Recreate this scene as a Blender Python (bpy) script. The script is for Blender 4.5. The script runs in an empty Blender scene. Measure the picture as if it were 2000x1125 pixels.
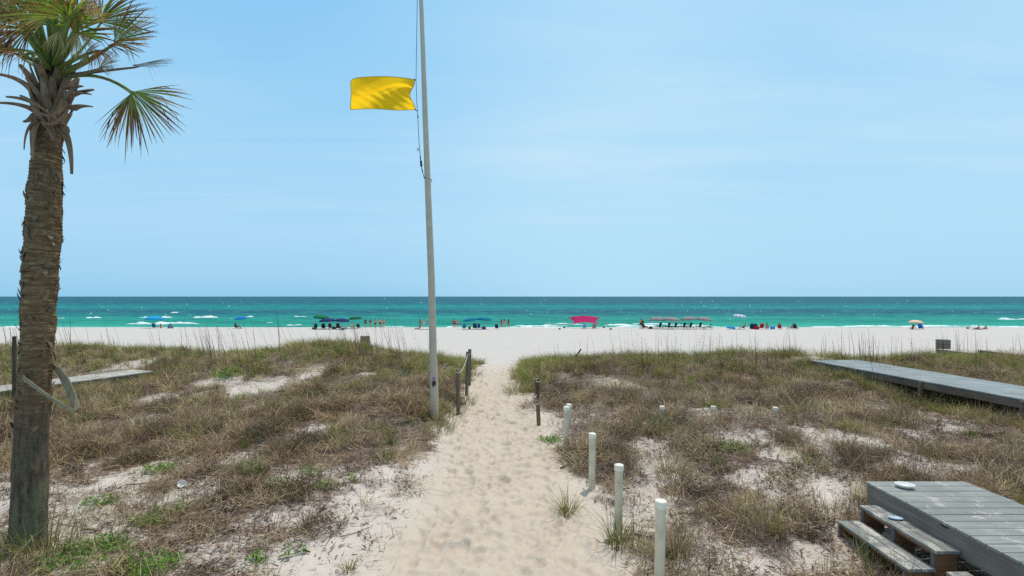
import bpy, bmesh, math, random
import numpy as np
from mathutils import Vector, Matrix, Euler

R = math.radians
random.seed(7)
rng = np.random.default_rng(11)
sc = bpy.context.scene
COL = sc.collection
CZ = 6.0          # eye height above the water datum
F = 1000.0        # focal length in photo pixels
HY = 579.0        # horizon row

# ------------------------------------------------------------------ helpers
def lin(r, g, b):
    def f(c):
        c /= 255.0
        return c / 12.92 if c <= .04045 else ((c + .055) / 1.055) ** 2.4
    return (f(r), f(g), f(b))

def tag(o, label=None, cat=None, group=None, kind=None):
    if label: o['label'] = label
    if cat: o['category'] = cat
    if group: o['group'] = group
    if kind: o['kind'] = kind
    return o

def empty(name, loc=(0, 0, 0), rz=0.0):
    o = bpy.data.objects.new(name, None)
    o.empty_display_size = .2
    COL.objects.link(o)
    o.location = loc
    o.rotation_euler = (0, 0, rz)
    return o

def at(px, py, D):
    """point of the place seen at a photo pixel, D metres in front"""
    return Vector(((px - 1000) / F * D, D, CZ + (HY - py) / F * D))

class MB:
    def __init__(s):
        s.v = []; s.f = []; s.mi = []; s.c = []
    def add(s, vs, fs, mi=0, col=None):
        o = len(s.v)
        s.v += [tuple(v) for v in vs]
        s.f += [tuple(i + o for i in f) for f in fs]
        s.mi += [mi] * len(fs)
        s.c += ([col or (1, 1, 1)] * len(vs)) if not isinstance(col, list) else col
    def box(s, a, b, mi=0, rot=None, bev=0):
        x0, y0, z0 = a; x1, y1, z1 = b
        vs = [(x0, y0, z0), (x1, y0, z0), (x1, y1, z0), (x0, y1, z0), (x0, y0, z1), (x1, y0, z1), (x1, y1, z1), (x0, y1, z1)]
        if rot is not None:
            c = Vector(((x0 + x1) / 2, (y0 + y1) / 2, (z0 + z1) / 2))
            vs = [rot @ (Vector(v) - c) + c for v in vs]
        s.add(vs, [(0, 3, 2, 1), (4, 5, 6, 7), (0, 1, 5, 4), (1, 2, 6, 5), (2, 3, 7, 6), (3, 0, 4, 7)], mi)
    def tube(s, pts, rad, n=8, mi=0, cap=True, col=None, flat=1.0):
        pts = [Vector(p) for p in pts]
        if not hasattr(rad, '__len__'): rad = [rad] * len(pts)
        vs = []; fs = []; prev = None
        for i, p in enumerate(pts):
            d = (pts[min(i + 1, len(pts) - 1)] - pts[max(i - 1, 0)])
            d = d.normalized() if d.length > 1e-9 else Vector((0, 0, 1))
            if prev is None:
                u = d.orthogonal().normalized()
                if abs(d.z) < .95: u = d.cross(Vector((0, 0, 1))).normalized()
            else:
                u = (prev - d * prev.dot(d)).normalized()
            prev = u; w = d.cross(u)
            for k in range(n):
                a = 2 * math.pi * k / n
                vs.append(p + (u * math.cos(a) + w * math.sin(a) * flat) * rad[i])
        for i in range(len(pts) - 1):
            for k in range(n):
                fs.append((i * n + k, i * n + (k + 1) % n, (i + 1) * n + (k + 1) % n, (i + 1) * n + k))
        if cap:
            fs.append(tuple(reversed(range(n))))
            fs.append(tuple(range((len(pts) - 1) * n, len(pts) * n)))
        s.add(vs, fs, mi, col)
    def ball(s, c, r, mi=0, nu=8, nv=5, col=None):
        if not hasattr(r, '__len__'): r = (r, r, r)
        vs = []; fs = []
        for j in range(nv + 1):
            t = math.pi * j / nv
            for i in range(nu):
                a = 2 * math.pi * i / nu
                vs.append((c[0] + r[0] * math.sin(t) * math.cos(a), c[1] + r[1] * math.sin(t) * math.sin(a), c[2] + r[2] * math.cos(t)))
        for j in range(nv):
            for i in range(nu):
                fs.append((j * nu + i, (j + 1) * nu + i, (j + 1) * nu + (i + 1) % nu, j * nu + (i + 1) % nu))
        s.add(vs, fs, mi, col)
    def lathe(s, prof, n=20, mi=0, c=(0, 0, 0), close=True):
        vs = []; fs = []
        for r, z in prof:
            for k in range(n):
                a = 2 * math.pi * k / n
                vs.append((c[0] + r * math.cos(a), c[1] + r * math.sin(a), c[2] + z))
        m = len(prof)
        for j in range(m - 1):
            for k in range(n):
                fs.append((j * n + k, j * n + (k + 1) % n, (j + 1) * n + (k + 1) % n, (j + 1) * n + k))
        if close:
            fs.append(tuple(reversed(range(n)))); fs.append(tuple(range((m - 1) * n, m * n)))
        s.add(vs, fs, mi)
    def mesh(s, name, mats, smooth=False, col=False):
        me = bpy.data.meshes.new(name)
        me.from_pydata(s.v, [], s.f)
        if not isinstance(mats, (list, tuple)): mats = [mats]
        for m in mats: me.materials.append(m)
        me.polygons.foreach_set('material_index', s.mi)
        if smooth: me.polygons.foreach_set('use_smooth', [True] * len(s.f))
        if col:
            ca = me.color_attributes.new('col', 'FLOAT_COLOR', 'POINT')
            ca.data.foreach_set('color', np.array([(c[0], c[1], c[2], 1) for c in s.c], dtype=np.float32).ravel())
        me.update()
        return me
    def build(s, name, mats, parent=None, smooth=False, col=False, bevel=0, loc=None, rz=0.0):
        o = bpy.data.objects.new(name, s.mesh(name, mats, smooth, col))
        COL.objects.link(o)
        if parent: o.parent = parent
        if loc is not None: o.location = loc; o.rotation_euler = (0, 0, rz)
        if bevel:
            b = o.modifiers.new('bevel', 'BEVEL'); b.width = bevel; b.segments = 2; b.limit_method = 'ANGLE'; b.angle_limit = R(40)
        return o

def np_mesh(name, V, Q, mats, C=None, smooth=False):
    me = bpy.data.meshes.new(name)
    V = np.ascontiguousarray(V, dtype=np.float32); Q = np.ascontiguousarray(Q, dtype=np.int32)
    me.vertices.add(len(V)); me.vertices.foreach_set('co', V.ravel())
    me.loops.add(Q.size); me.loops.foreach_set('vertex_index', Q.ravel())
    me.polygons.add(len(Q)); me.polygons.foreach_set('loop_start', np.arange(0, Q.size, Q.shape[1], dtype=np.int32))
    if smooth: me.polygons.foreach_set('use_smooth', np.ones(len(Q), dtype=bool))
    me.update(calc_edges=True)
    if C is not None:
        ca = me.color_attributes.new('col', 'FLOAT_COLOR', 'POINT')
        rgba = np.ones((len(V), 4), dtype=np.float32); rgba[:, :C.shape[1]] = C
        ca.data.foreach_set('color', rgba.ravel())
    for m in (mats if isinstance(mats, (list, tuple)) else [mats]): me.materials.append(m)
    return me

def np_obj(name, *a, parent=None, **k):
    o = bpy.data.objects.new(name, np_mesh(name, *a, **k)); COL.objects.link(o)
    if parent: o.parent = parent
    return o

def grid_quads(nr, nc):
    i = np.arange(nr - 1)[:, None] * nc + np.arange(nc - 1)[None, :]
    i = i.ravel()
    return np.stack([i, i + 1, i + nc + 1, i + nc], 1)

# ---- value noise in numpy
def vnoise(x, y, seed=0):
    x = np.asarray(x, float); y = np.asarray(y, float)
    xi = np.floor(x).astype(np.int64); yi = np.floor(y).astype(np.int64)
    fx = x - xi; fy = y - yi
    fx = fx * fx * (3 - 2 * fx); fy = fy * fy * (3 - 2 * fy)
    def h(a, b):
        n = (a * 374761393 + b * 668265263 + seed * 974634777) & 0xffffffff
        n = ((n ^ (n >> 13)) * 1274126177) & 0xffffffff
        return ((n ^ (n >> 16)) & 0xffff) / 65535.0
    return (h(xi, yi) * (1 - fx) + h(xi + 1, yi) * fx) * (1 - fy) + (h(xi, yi + 1) * (1 - fx) + h(xi + 1, yi + 1) * fx) * fy

def fbm(x, y, seed=0, o=4):
    a = .5; s = 0; t = 0
    for k in range(o):
        s = s + a * vnoise(np.asarray(x) * 2 ** k + 17.3 * k, np.asarray(y) * 2 ** k - 9.1 * k, seed + k); t += a; a *= .5
    return s / t            # 0..1

def sstep(a, b, x):
    t = np.clip((x - a) / (b - a), 0, 1)
    return t * t * (3 - 2 * t)

# ------------------------------------------------------------------ materials
MATS = {}
def new_mat(name):
    m = bpy.data.materials.new(name); m.use_nodes = True
    nt = m.node_tree; bs = nt.nodes['Principled BSDF']
    MATS[name] = m
    return m, nt, bs

def nd(nt, t, **k):
    n = nt.nodes.new(t)
    for a, b in k.items(): setattr(n, a, b)
    return n

def ramp(nt, fac, stops, interp='LINEAR'):
    n = nd(nt, 'ShaderNodeValToRGB'); cr = n.color_ramp; cr.interpolation = interp
    while len(cr.elements) < len(stops): cr.elements.new(.5)
    for e, (p, c) in zip(cr.elements, stops):
        e.position = p; e.color = (*c, 1) if len(c) == 3 else c
    nt.links.new(fac, n.inputs['Fac'])
    return n.outputs['Color']

def noise(nt, vec, scale, detail=4, rough=.55, dist=0.0):
    n = nd(nt, 'ShaderNodeTexNoise'); n.inputs['Scale'].default_value = scale; n.inputs['Detail'].default_value = detail
    n.inputs['Roughness'].default_value = rough; n.inputs['Distortion'].default_value = dist
    if vec is not None: nt.links.new(vec, n.inputs['Vector'])
    return n.outputs['Fac']

def scaled(nt, sx, sy, sz, coord='Object'):
    tc = nd(nt, 'ShaderNodeTexCoord'); mp = nd(nt, 'ShaderNodeMapping')
    mp.inputs['Scale'].default_value = (sx, sy, sz)
    nt.links.new(tc.outputs[coord], mp.inputs['Vector'])
    return mp.outputs['Vector']

def bump(nt, bs, h, strength=.3, dist=.01):
    b = nd(nt, 'ShaderNodeBump'); b.inputs['Strength'].default_value = strength; b.inputs['Distance'].default_value = dist
    nt.links.new(h, b.inputs['Height']); nt.links.new(b.outputs['Normal'], bs.inputs['Normal'])

def mixc(nt, fac, a, b, blend='MIX'):
    m = nd(nt, 'ShaderNodeMix', data_type='RGBA', blend_type=blend)
    for s, v in ((m.inputs['Factor'], fac), (m.inputs[6], a), (m.inputs[7], b)):
        if isinstance(v, (int, float)): s.default_value = v
        elif isinstance(v, tuple): s.default_value = (*v, 1) if len(v) == 3 else v
        else: nt.links.new(v, s)
    return m.outputs[2]

def simple(name, c, rough=.6, var=.18, scale=8, bumpy=.15, metal=0.0, spec=.35):
    m, nt, bs = new_mat(name)
    v = scaled(nt, 1, 1, 1)
    f = noise(nt, v, scale, 5)
    nt.links.new(ramp(nt, f, [(.3, tuple(x * (1 - var) for x in c)), (.7, tuple(min(1, x * (1 + var)) for x in c))]), bs.inputs['Base Color'])
    bs.inputs['Roughness'].default_value = rough; bs.inputs['Metallic'].default_value = metal
    bs.inputs['Specular IOR Level'].default_value = spec
    if bumpy: bump(nt, bs, noise(nt, v, scale * 4, 4), bumpy, .005)
    return m

def fabric(name, c, trans=.25, var=.13):
    m, nt, bs = new_mat(name)
    v = scaled(nt, 1, 1, 1)
    f = noise(nt, v, 5, 3)
    col = ramp(nt, f, [(.3, tuple(x * (1 - var) for x in c)), (.7, tuple(min(1, x * (1 + var * .9)) for x in c))])
    nt.links.new(col, bs.inputs['Base Color']); bs.inputs['Roughness'].default_value = .8
    bs.inputs['Specular IOR Level'].default_value = .2
    tr = nd(nt, 'ShaderNodeBsdfTranslucent'); mx = nd(nt, 'ShaderNodeMixShader'); mx.inputs[0].default_value = trans
    nt.links.new(col, tr.inputs['Color'])
    nt.links.new(bs.outputs[0], mx.inputs[1]); nt.links.new(tr.outputs[0], mx.inputs[2])
    nt.links.new(mx.outputs[0], nt.nodes['Material Output'].inputs['Surface'])
    return m

def leafmat(name, trans=.3, rough=.55):
    m, nt, bs = new_mat(name)
    a = nd(nt, 'ShaderNodeAttribute', attribute_name='col')
    nt.links.new(a.outputs['Color'], bs.inputs['Base Color']); bs.inputs['Roughness'].default_value = rough
    bs.inputs['Specular IOR Level'].default_value = .25
    tr = nd(nt, 'ShaderNodeBsdfTranslucent'); mx = nd(nt, 'ShaderNodeMixShader'); mx.inputs[0].default_value = trans
    nt.links.new(a.outputs['Color'], tr.inputs['Color'])
    nt.links.new(bs.outputs[0], mx.inputs[1]); nt.links.new(tr.outputs[0], mx.inputs[2])
    nt.links.new(mx.outputs[0], nt.nodes['Material Output'].inputs['Surface'])
    return m

def wood(name, c0, c1, axis=1, knots=False, sand=0.0, scale=1.0):
    """weathered timber, grain along axis (0 x, 1 y, 2 z)"""
    m, nt, bs = new_mat(name)
    s = [14 * scale] * 3; s[axis] = .9 * scale
    v = scaled(nt, *s)
    f = noise(nt, v, 1.6, 6, .65, .4)
    col = ramp(nt, f, [(.28, c0), (.55, tuple((a + b) / 2 for a, b in zip(c0, c1))), (.75, c1)])
    g = noise(nt, scaled(nt, 1, 1, 1), 1.1, 3)
    col = mixc(nt, ramp(nt, g, [(.35, (0, 0, 0)), (.7, (.55, .55, .55))]), col, tuple(x * .6 for x in c0))
    if knots:
        vk = nd(nt, 'ShaderNodeTexVoronoi'); vk.inputs['Scale'].default_value = 1.0
        sk = [3.4] * 3; sk[axis] = 1.9
        nt.links.new(scaled(nt, *sk), vk.inputs['Vector'])
        col = mixc(nt, ramp(nt, vk.outputs['Distance'], [(.12, (1, 1, 1)), (.19, (0, 0, 0))]), col, (.05, .022, .014))
    if sand:
        n2 = noise(nt, scaled(nt, 1.3, .8, 1), 3.2, 7, .72, .6)
        n3 = noise(nt, scaled(nt, 1, 1, 1), 60, 2)
        ml = nd(nt, 'ShaderNodeMath', operation='MULTIPLY_ADD'); ml.inputs[1].default_value = .28
        nt.links.new(n3, ml.inputs[0]); nt.links.new(n2, ml.inputs[2])
        fs = ramp(nt, ml.outputs[0], [(.72 - sand * .1, (0, 0, 0)), (.84 - sand * .1, (.85, .85, .85))])
        col = mixc(nt, fs, col, lin(205, 195, 182))
    nt.links.new(col, bs.inputs['Base Color']); bs.inputs['Roughness'].default_value = .8
    bs.inputs['Specular IOR Level'].default_value = .25
    bump(nt, bs, f, .35, .006)
    return m

# ------------------------------------------------------------------ terrain
def path_c(y): return np.interp(y, [0, 6, 9, 11, 13, 15, 17.5, 20, 24, 30, 40], [-.08, -.1, -.22, -.22, -.30, -.48, -.63, -.68, -.66, -.6, -.6])
def path_w(y): return np.interp(y, [0, 4, 6, 9, 11, 13, 15, 17.5, 20, 24, 28, 31], [1.7, 1.55, 1.36, 1.06, 1.10, 1.10, 1.08, .90, .78, .74, 1.0, 1.5])
GL = [(-2.9, 17.0, 1.3, 4.5, .24), (-8.6, 23.8, 4.0, 4.4, 1.12), (-21, 27.0, 8, 3.0, .88), (-36, 27.0, 9, 3.0, .85), (-3.8, 23.5, 1.8, 3.2, .22), (-5.5, 14.5, 4, 4, .22), (-14, 18.5, 4, 1.8, -.12)]
GR = [(4.8, 22.3, 4.2, 3.4, .55), (5.0, 12.3, 3.6, 2.6, .38), (11.5, 25.0, 4, 2.4, .52), (21, 24.2, 8, 2.4, .42), (38, 25, 9, 3, .42), (5.2, 6.3, 2.2, 2.4, -.15), (13.0, 16.0, 2.0, 3.2, -.32), (14.0, 11.5, 2.0, 2.5, -.1)]
PROF_Y = [0, 19, 23, 27, 31, 36, 45, 60, 80, 95, 99, 104, 112, 150]
PROF_Z = [2.70, 2.68, 2.60, 2.33, 2.05, 1.75, 1.46, 1.02, .52, .16, 0.0, -.25, -.75, -2.2]
def base_prof(y):
    # smooth the knots a little
    return (np.interp(y - .8, PROF_Y, PROF_Z) + np.interp(y, PROF_Y, PROF_Z) + np.interp(y + .8, PROF_Y, PROF_Z)) / 3
def T(x, y):
    x = np.asarray(x, float); y = np.asarray(y, float)
    z = base_prof(y)
    c = path_c(y); w = path_w(y) + (fbm(x * .9, y * .9, 5, 2) - .5) * .35
    d = np.abs(x - c) - w
    side = sstep(0.0, 1.7, d)
    fade = 1 - sstep(26.5, 34, y + (vnoise(x * .25, y * .25, 31) - .5) * 4)
    bl = .06; br = .06
    L = sum(a * np.exp(-((x - cx) / sx) ** 2 - ((y - cy) / sy) ** 2) for cx, cy, sx, sy, a in GL) + bl
    Rr = sum(a * np.exp(-((x - cx) / sx) ** 2 - ((y - cy) / sy) ** 2) for cx, cy, sx, sy, a in GR) + br
    z = z + fade * side * np.where(x < c, L, Rr)
    z = z + fade * side * ((fbm(x * .35, y * .35, 3, 3) - .5) * .30 + (fbm(x * 1.4, y * 1.4, 9, 3) - .5) * .16)
    far = sstep(30, 40, y)
    z = z + far * (fbm(x * .12, y * .12, 41, 3) - .5) * .12 * (1 - sstep(90, 97, y))
    return z
def Tz(x, y): return float(T(x, y))
def gnd(px, py, near=3.0, far=110.0):
    """first ground point along the sight line of a photo pixel"""
    ys = np.linspace(near, far, 9000)
    xs = (px - 1000) / F * ys
    zs = CZ + (HY - py) / F * ys
    k = np.nonzero(zs <= T(xs, ys))[0]
    i = k[0] if len(k) else len(ys) - 1
    return Vector((xs[i], ys[i], Tz(xs[i], ys[i])))

# ---- footprints (shared by path and beach approach)
def footprints(x, y, n, ylo, yhi, seed):
    z = np.zeros_like(x)
    g = np.random.default_rng(seed)
    return z

def cellprints(x, y, size, seed, p=.8):
    """random dents: one per jittered cell, elliptical with a pushed-up rim"""
    u = x / size; v = y / size
    ui = np.floor(u); vi = np.floor(v)
    out = np.zeros_like(u)
    def h(a, b, s):
        n = (a.astype(np.int64) * 73856093 + b.astype(np.int64) * 19349663 + s * 83492791) & 0xffffffff
        n = ((n ^ (n >> 15)) * 2246822519) & 0xffffffff
        return ((n ^ (n >> 13)) & 0xffff) / 65535.0
    for du in (-1, 0, 1):
        for dv in (-1, 0, 1):
            a = ui + du; b = vi + dv
            cx = a + .2 + .6 * h(a, b, seed); cy = b + .2 + .6 * h(a, b, seed + 1)
            th = (h(a, b, seed + 2) - .5) * 1.6
            on = h(a, b, seed + 3) < p
            dep = .4 + .6 * h(a, b, seed + 4)
            ex = (u - cx) * np.cos(th) - (v - cy) * np.sin(th); ey = (u - cx) * np.sin(th) + (v - cy) * np.cos(th)
            r = np.sqrt((ex / .36) ** 2 + (ey / .6) ** 2)
            out = out + on * dep * (-np.exp(-(r * 1.2) ** 7) + .5 * np.exp(-((r - 1.15) / .28) ** 2))
    return out

# sand material: dry quartz sand; attribute col.r = trodden (warm) amount, col.g = leaf litter amount
def sand_mat(name, white, warm, litter):
    m, nt, bs = new_mat(name)
    v = scaled(nt, 1, 1, 1)
    a = nd(nt, 'ShaderNodeAttribute', attribute_name='col')
    sp = nd(nt, 'ShaderNodeSeparateColor'); nt.links.new(a.outputs['Color'], sp.inputs[0])
    n1 = noise(nt, v, .8, 5, .6)
    col = mixc(nt, sp.outputs[0], white, warm)
    col = mixc(nt, ramp(nt, n1, [(.35, (0, 0, 0)), (.75, (.35, .35, .35))]), col, tuple(x * .82 for x in warm))
    gr = noise(nt, v, 160, 2, .7)
    col = mixc(nt, .5, col, ramp(nt, gr, [(.3, (.38, .35, .32)), (.5, (.5, .5, .5)), (.7, (.60, .60, .60))]), 'OVERLAY')
    if litter:
        l1 = noise(nt, v, 30, 6, .75, .8); l2 = noise(nt, scaled(nt, 1, 1.8, 1), 5.5, 4, .6, .5)
        ad = nd(nt, 'ShaderNodeMath', operation='MULTIPLY_ADD'); ad.inputs[1].default_value = .55
        nt.links.new(l2, ad.inputs[0]); nt.links.new(l1, ad.inputs[2])
        sb = nd(nt, 'ShaderNodeMath', operation='MULTIPLY_ADD'); sb.inputs[1].default_value = .56
        nt.links.new(sp.outputs[1], sb.inputs[0]); nt.links.new(ad.outputs[0], sb.inputs[2])
        lf = ramp(nt, sb.outputs[0], [(.97, (0, 0, 0)), (1.0, (0, 0, 0))])
        ms = nd(nt, 'ShaderNodeMapRange'); ms.inputs[1].default_value = .99; ms.inputs[2].default_value = 1.09; ms.inputs[4].default_value = .92
        nt.links.new(sb.outputs[0], ms.inputs[0])
        lc = ramp(nt, noise(nt, v, 14, 3), [(.35, lin(74, 58, 52)), (.55, lin(108, 88, 78)), (.7, lin(140, 120, 104))])
        col = mixc(nt, ms.outputs[0], col, lc)
    nt.links.new(col, bs.inputs['Base Color'])
    bs.inputs['Roughness'].default_value = .95; bs.inputs['Specular IOR Level'].default_value = .1
    h = noise(nt, v, 9, 8, .65)
    bump(nt, bs, h, .55, .05)
    return m

WHITE = lin(204, 193, 184); WARM = lin(196, 179, 162)
M_dune = sand_mat('dune_sand', WHITE, WARM, True)
M_path = sand_mat('trodden_sand', WHITE, WARM, False)
M_beach = sand_mat('beach_sand', lin(195, 189, 185), WARM, False)

# dune/vegetation layout: bare-sand and litter areas given where they lie on the ground
def proj(x, y, z):
    return 1000 + x / y * F, HY + (CZ - z) / y * F
BARE = [ # px, py, rx, ry, tilt(deg), strength
 (500, 756, 125, 18, -12, 1), (600, 733, 50, 18, -20, .95), (330, 775, 80, 14, -10, .8), (440, 745, 70, 14, -8, .9), (420, 690, 40, 8, -5, .8), (640, 812, 40, 7, -10, .7), (300, 815, 60, 7, -5, .5),
 (760, 1000, 120, 75, -15, 1), (700, 1090, 190, 60, 0, .95), (560, 1010, 70, 20, -12, .55), (600, 925, 90, 12, -8, .55), (820, 930, 50, 16, 0, .7),
 (170, 1030, 90, 26, -10, .75), (300, 985, 130, 22, -12, .65), (230, 940, 90, 14, -5, .6), (430, 1075, 110, 28, -8, .6), (50, 980, 60, 30, 0, .4), (150, 720, 60, 5, 0, .5), (250, 715, 90, 10, -12, .9), (330, 698, 50, 6, -10, .7),
 (820, 765, 25, 10, 0, .5), (860, 700, 30, 6, 0, .3),
 (1200, 748, 60, 14, 10, .85), (1110, 735, 40, 10, 0, .5), (1330, 800, 90, 7, 0, .5), (1440, 850, 130, 13, 3, .75), (1620, 860, 130, 13, 4, .75), (1860, 835, 120, 10, 0, .6), (1680, 750, 60, 14, 25, .8), (1620, 790, 60, 9, 0, .6), (1750, 800, 80, 10, 0, .55),
 (1275, 930, 60, 50, -10, .95), (1240, 1010, 85, 55, 0, .9), (1190, 1080, 90, 50, 0, 1), (1130, 950, 45, 60, -35, .8), (1130, 890, 35, 22, 0, .6), (1090, 830, 45, 22, 0, .75),
 (1640, 960, 65, 60, 10, .9), (1560, 1090, 260, 40, -4, 1), (1690, 1060, 90, 60, 0, 1), (1340, 1075, 70, 40, 0, .85), (1830, 910, 120, 16, 5, .55), (1500, 920, 60, 16, 0, .4), (1400, 900, 40, 14, 0, .35), (1930, 690, 60, 5, 0, .6), (1590, 700, 60, 6, 0, .7),
 (1980, 960, 60, 30, 0, .5),
]
def bare(px, py):
    b = np.zeros_like(px)
    for cx, cy, rx, ry, t, s in BARE:
        c, sn = math.cos(R(t)), math.sin(R(t))
        ex = (px - cx) * c + (py - cy) * sn; ey = -(px - cx) * sn + (py - cy) * c
        b = np.maximum(b, s * np.exp(-((ex / rx) ** 2 + (ey / ry) ** 2) ** 1.5))
    return b
def pathdist(x, y):
    w = path_w(y) + (fbm(x * .9, y * .9, 5, 2) - .5) * .35
    return np.abs(x - path_c(y)) - w
def veg_cover(x, y, z):
    px, py = proj(x, y, z)
    d = pathdist(x, y)
    n = fbm(x * 1.1, y * 1.1, 21, 4)
    edge = sstep(.0, .55, d + (n - .5) * .9)
    cov = edge * (1 - bare(px, py)) 
    n2 = fbm(x * 2.6 + 9, y * 1.9, 23, 3)
    near = np.where(px < 950, sstep(850, 930, py), sstep(770, 850, py) * .85)
    cov = cov * ((1 - near) * sstep(np.where(y < 21, .29, .23), .57, n + .16) + near * sstep(.45, .58, n * .55 + n2 * .5 + np.where(px < 950, .0, .03)))
    lim = 30.5 + (vnoise(x * .3, x * 0 + 3, 77) - .5) * 4
    cov = cov * (1 - sstep(lim - 1.5, lim, y))
    return np.clip(cov, 0, 1)
def greenness(x, y, z):
    px, py = proj(x, y, z)
    n = fbm(x * .45 + 40, y * .45, 55, 3)
    g = np.interp(py, [660, 700, 740, 800, 860, 1000], [.95, .85, .5, .36, .22, .12])
    g = np.where(px > 980, np.interp(py, [660, 705, 735, 775, 900], [.95, .9, .5, .28, .2]), g)
    near_path_r = np.exp(-((px - 1030) / 45) ** 2 - ((py - 730) / 35) ** 2)
    near_path_l = np.exp(-((px - 905) / 50) ** 2 - ((py - 745) / 65) ** 2) * .7
    return np.clip(g + (n - .5) * .9 + near_path_r + near_path_l, 0, 1)

# dunes: one sheet, finer close to the path
def spaced(lo, hi, fine0, fine1, f, c):
    a = list(np.arange(fine0, fine1, f)); s = f; p = fine0
    while p > lo: s = min(s * 1.06, c); p -= s; a.insert(0, p)
    s = f; p = a[-1]
    while p < hi: s = min(s * 1.06, c); p += s; a.append(p)
    return np.array(a)
gx = spaced(-46, 46, -8.5, 8.5, .055, .3); gy = np.concatenate([np.arange(1.2, 4.5, .12), np.arange(4.5, 13, .05), np.arange(13, 37.2, .1)])
X, Y = np.meshgrid(gx, gy); Z = T(X, Y)
PD = pathdist(X, Y)
under = sstep(-.05, -.35, PD)
rough = (fbm(X * 5, Y * 5, 61, 3) - .5) * .05 + cellprints(X, Y, .34, 91, .35) * .016
Zd = Z + rough * sstep(-.3, .2, PD) - .14 * under
PXg, PYg = proj(X, Y, Z)
CVg = veg_cover(X, Y, Z)
trod = np.clip(1 - sstep(-.5, 1.1, PD + (fbm(X * 1.2, Y * 1.2, 29, 3) - .5) * .9), 0, 1) * .95
trod = np.maximum(trod, sstep(11, 7, Y) * .18) * (1 - sstep(20, 30, Y))
nz = np.where(PXg < 950, sstep(860, 910, PYg), sstep(760, 830, PYg) * .9)
lit = (1 - nz) * (.47 + .5 * CVg) + nz * (.37 + .22 * CVg) + (.45 + .25 * nz) * (fbm(X * .9, Y * .9, 141, 3) - .5)
lit = np.clip(lit, 0, 1) * sstep(.0, .5, PD + (fbm(X * 2, Y * 2, 8, 2) - .5) * .8) * (1 - .32 * bare(PXg, PYg)) * (1 - sstep(28, 31, Y))
Cg = np.stack([trod.ravel(), lit.ravel(), np.zeros(X.size)], 1)
o = np_obj('dune_ground', np.stack([X.ravel(), Y.ravel(), Zd.ravel()], 1), grid_quads(*X.shape), M_dune, C=Cg, smooth=True)
tag(o, 'white sand dunes under dry vegetation', kind='structure')

# trodden path sheet
pu = np.linspace(-1, 1, 120); pv = np.concatenate([np.arange(1.2, 16, .035), np.arange(16, 31.5, .06)])
U, Yp = np.meshgrid(pu, pv)
Xp = path_c(Yp) + U * (path_w(Yp) + .42)
Zp = T(Xp, Yp)
PDp = pathdist(Xp, Yp)
pr = cellprints(Xp, Yp, .36, 3, .9) * .040 + cellprints(Xp + 3.3, Yp + 1.7, .27, 13, .75) * .034 + cellprints(Xp * 1.1 - 4.4, Yp * .95 + 2.2, .19, 87, .5) * .016 + cellprints(Xp * .9 + Yp * .2 + 7.1, Yp - 2.7, .47, 57, .5) * .036 + (fbm(Xp * 3, Yp * 3, 71, 3) - .5) * .06
fadee = sstep(.30, -.15, PDp)
Zp = Zp + pr * (.25 + .75 * fadee) + .004 - .16 * sstep(.12, .42, PDp + (fbm(Xp * 3, Yp * 3, 19, 2) - .5) * .3) - .1 * sstep(29.5, 31, Yp)
tr = (1 - sstep(18, 28, Yp)) * .95 * (1 - .5 * sstep(-.5, 1.1, PDp + (fbm(Xp * 1.2, Yp * 1.2, 29, 3) - .5) * .9))
Cp = np.stack([tr.ravel(), np.zeros(tr.size), np.zeros(tr.size)], 1)
o = np_obj('sand_path', np.stack([Xp.ravel(), Yp.ravel(), Zp.ravel()], 1), grid_quads(*Xp.shape), M_path, C=Cp, smooth=True)
tag(o, 'footprinted sand path leading between the dunes to the beach', kind='structure')

# beach
rows = np.concatenate([np.arange(30.2, 60, .16), np.arange(60, 108, .3)]); s = np.linspace(-3.2, 3.2, 900)
S, Yb = np.meshgrid(s, rows); Xb = S * Yb
Zb = T(Xb, Yb)
Zb = Zb - .12 * (1 - sstep(30.2, 31.6, Yb)) - .05 * (1 - sstep(30.5, 36.5, Yb)) * (np.abs(Xb) > 1.4) + ((fbm(Xb * 1.3, Yb * 1.3, 15, 3) - .5) * .09 + cellprints(Xb, Yb, .62, 23, .8) * .036) * (1 - sstep(92, 97, Yb))
Zb = Zb + .10 * fbm(Xb * .03, Yb * 0 + 2, 6, 2) * sstep(70, 96, Yb) * (1 - sstep(97, 103, Yb))
wet = sstep(97, 101, Yb)
Cb = np.stack([np.zeros(Xb.size), np.zeros(Xb.size), wet.ravel()], 1)
def beach_z(x, y):
    return Tz(x, y) + .05 * float(sstep(70, 96, y))
o = np_obj('beach', np.stack([Xb.ravel(), Yb.ravel(), Zb.ravel()], 1), grid_quads(*Xb.shape), M_beach, C=Cb, smooth=True)
tag(o, 'wide flat white beach down to the water', kind='structure')

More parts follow.
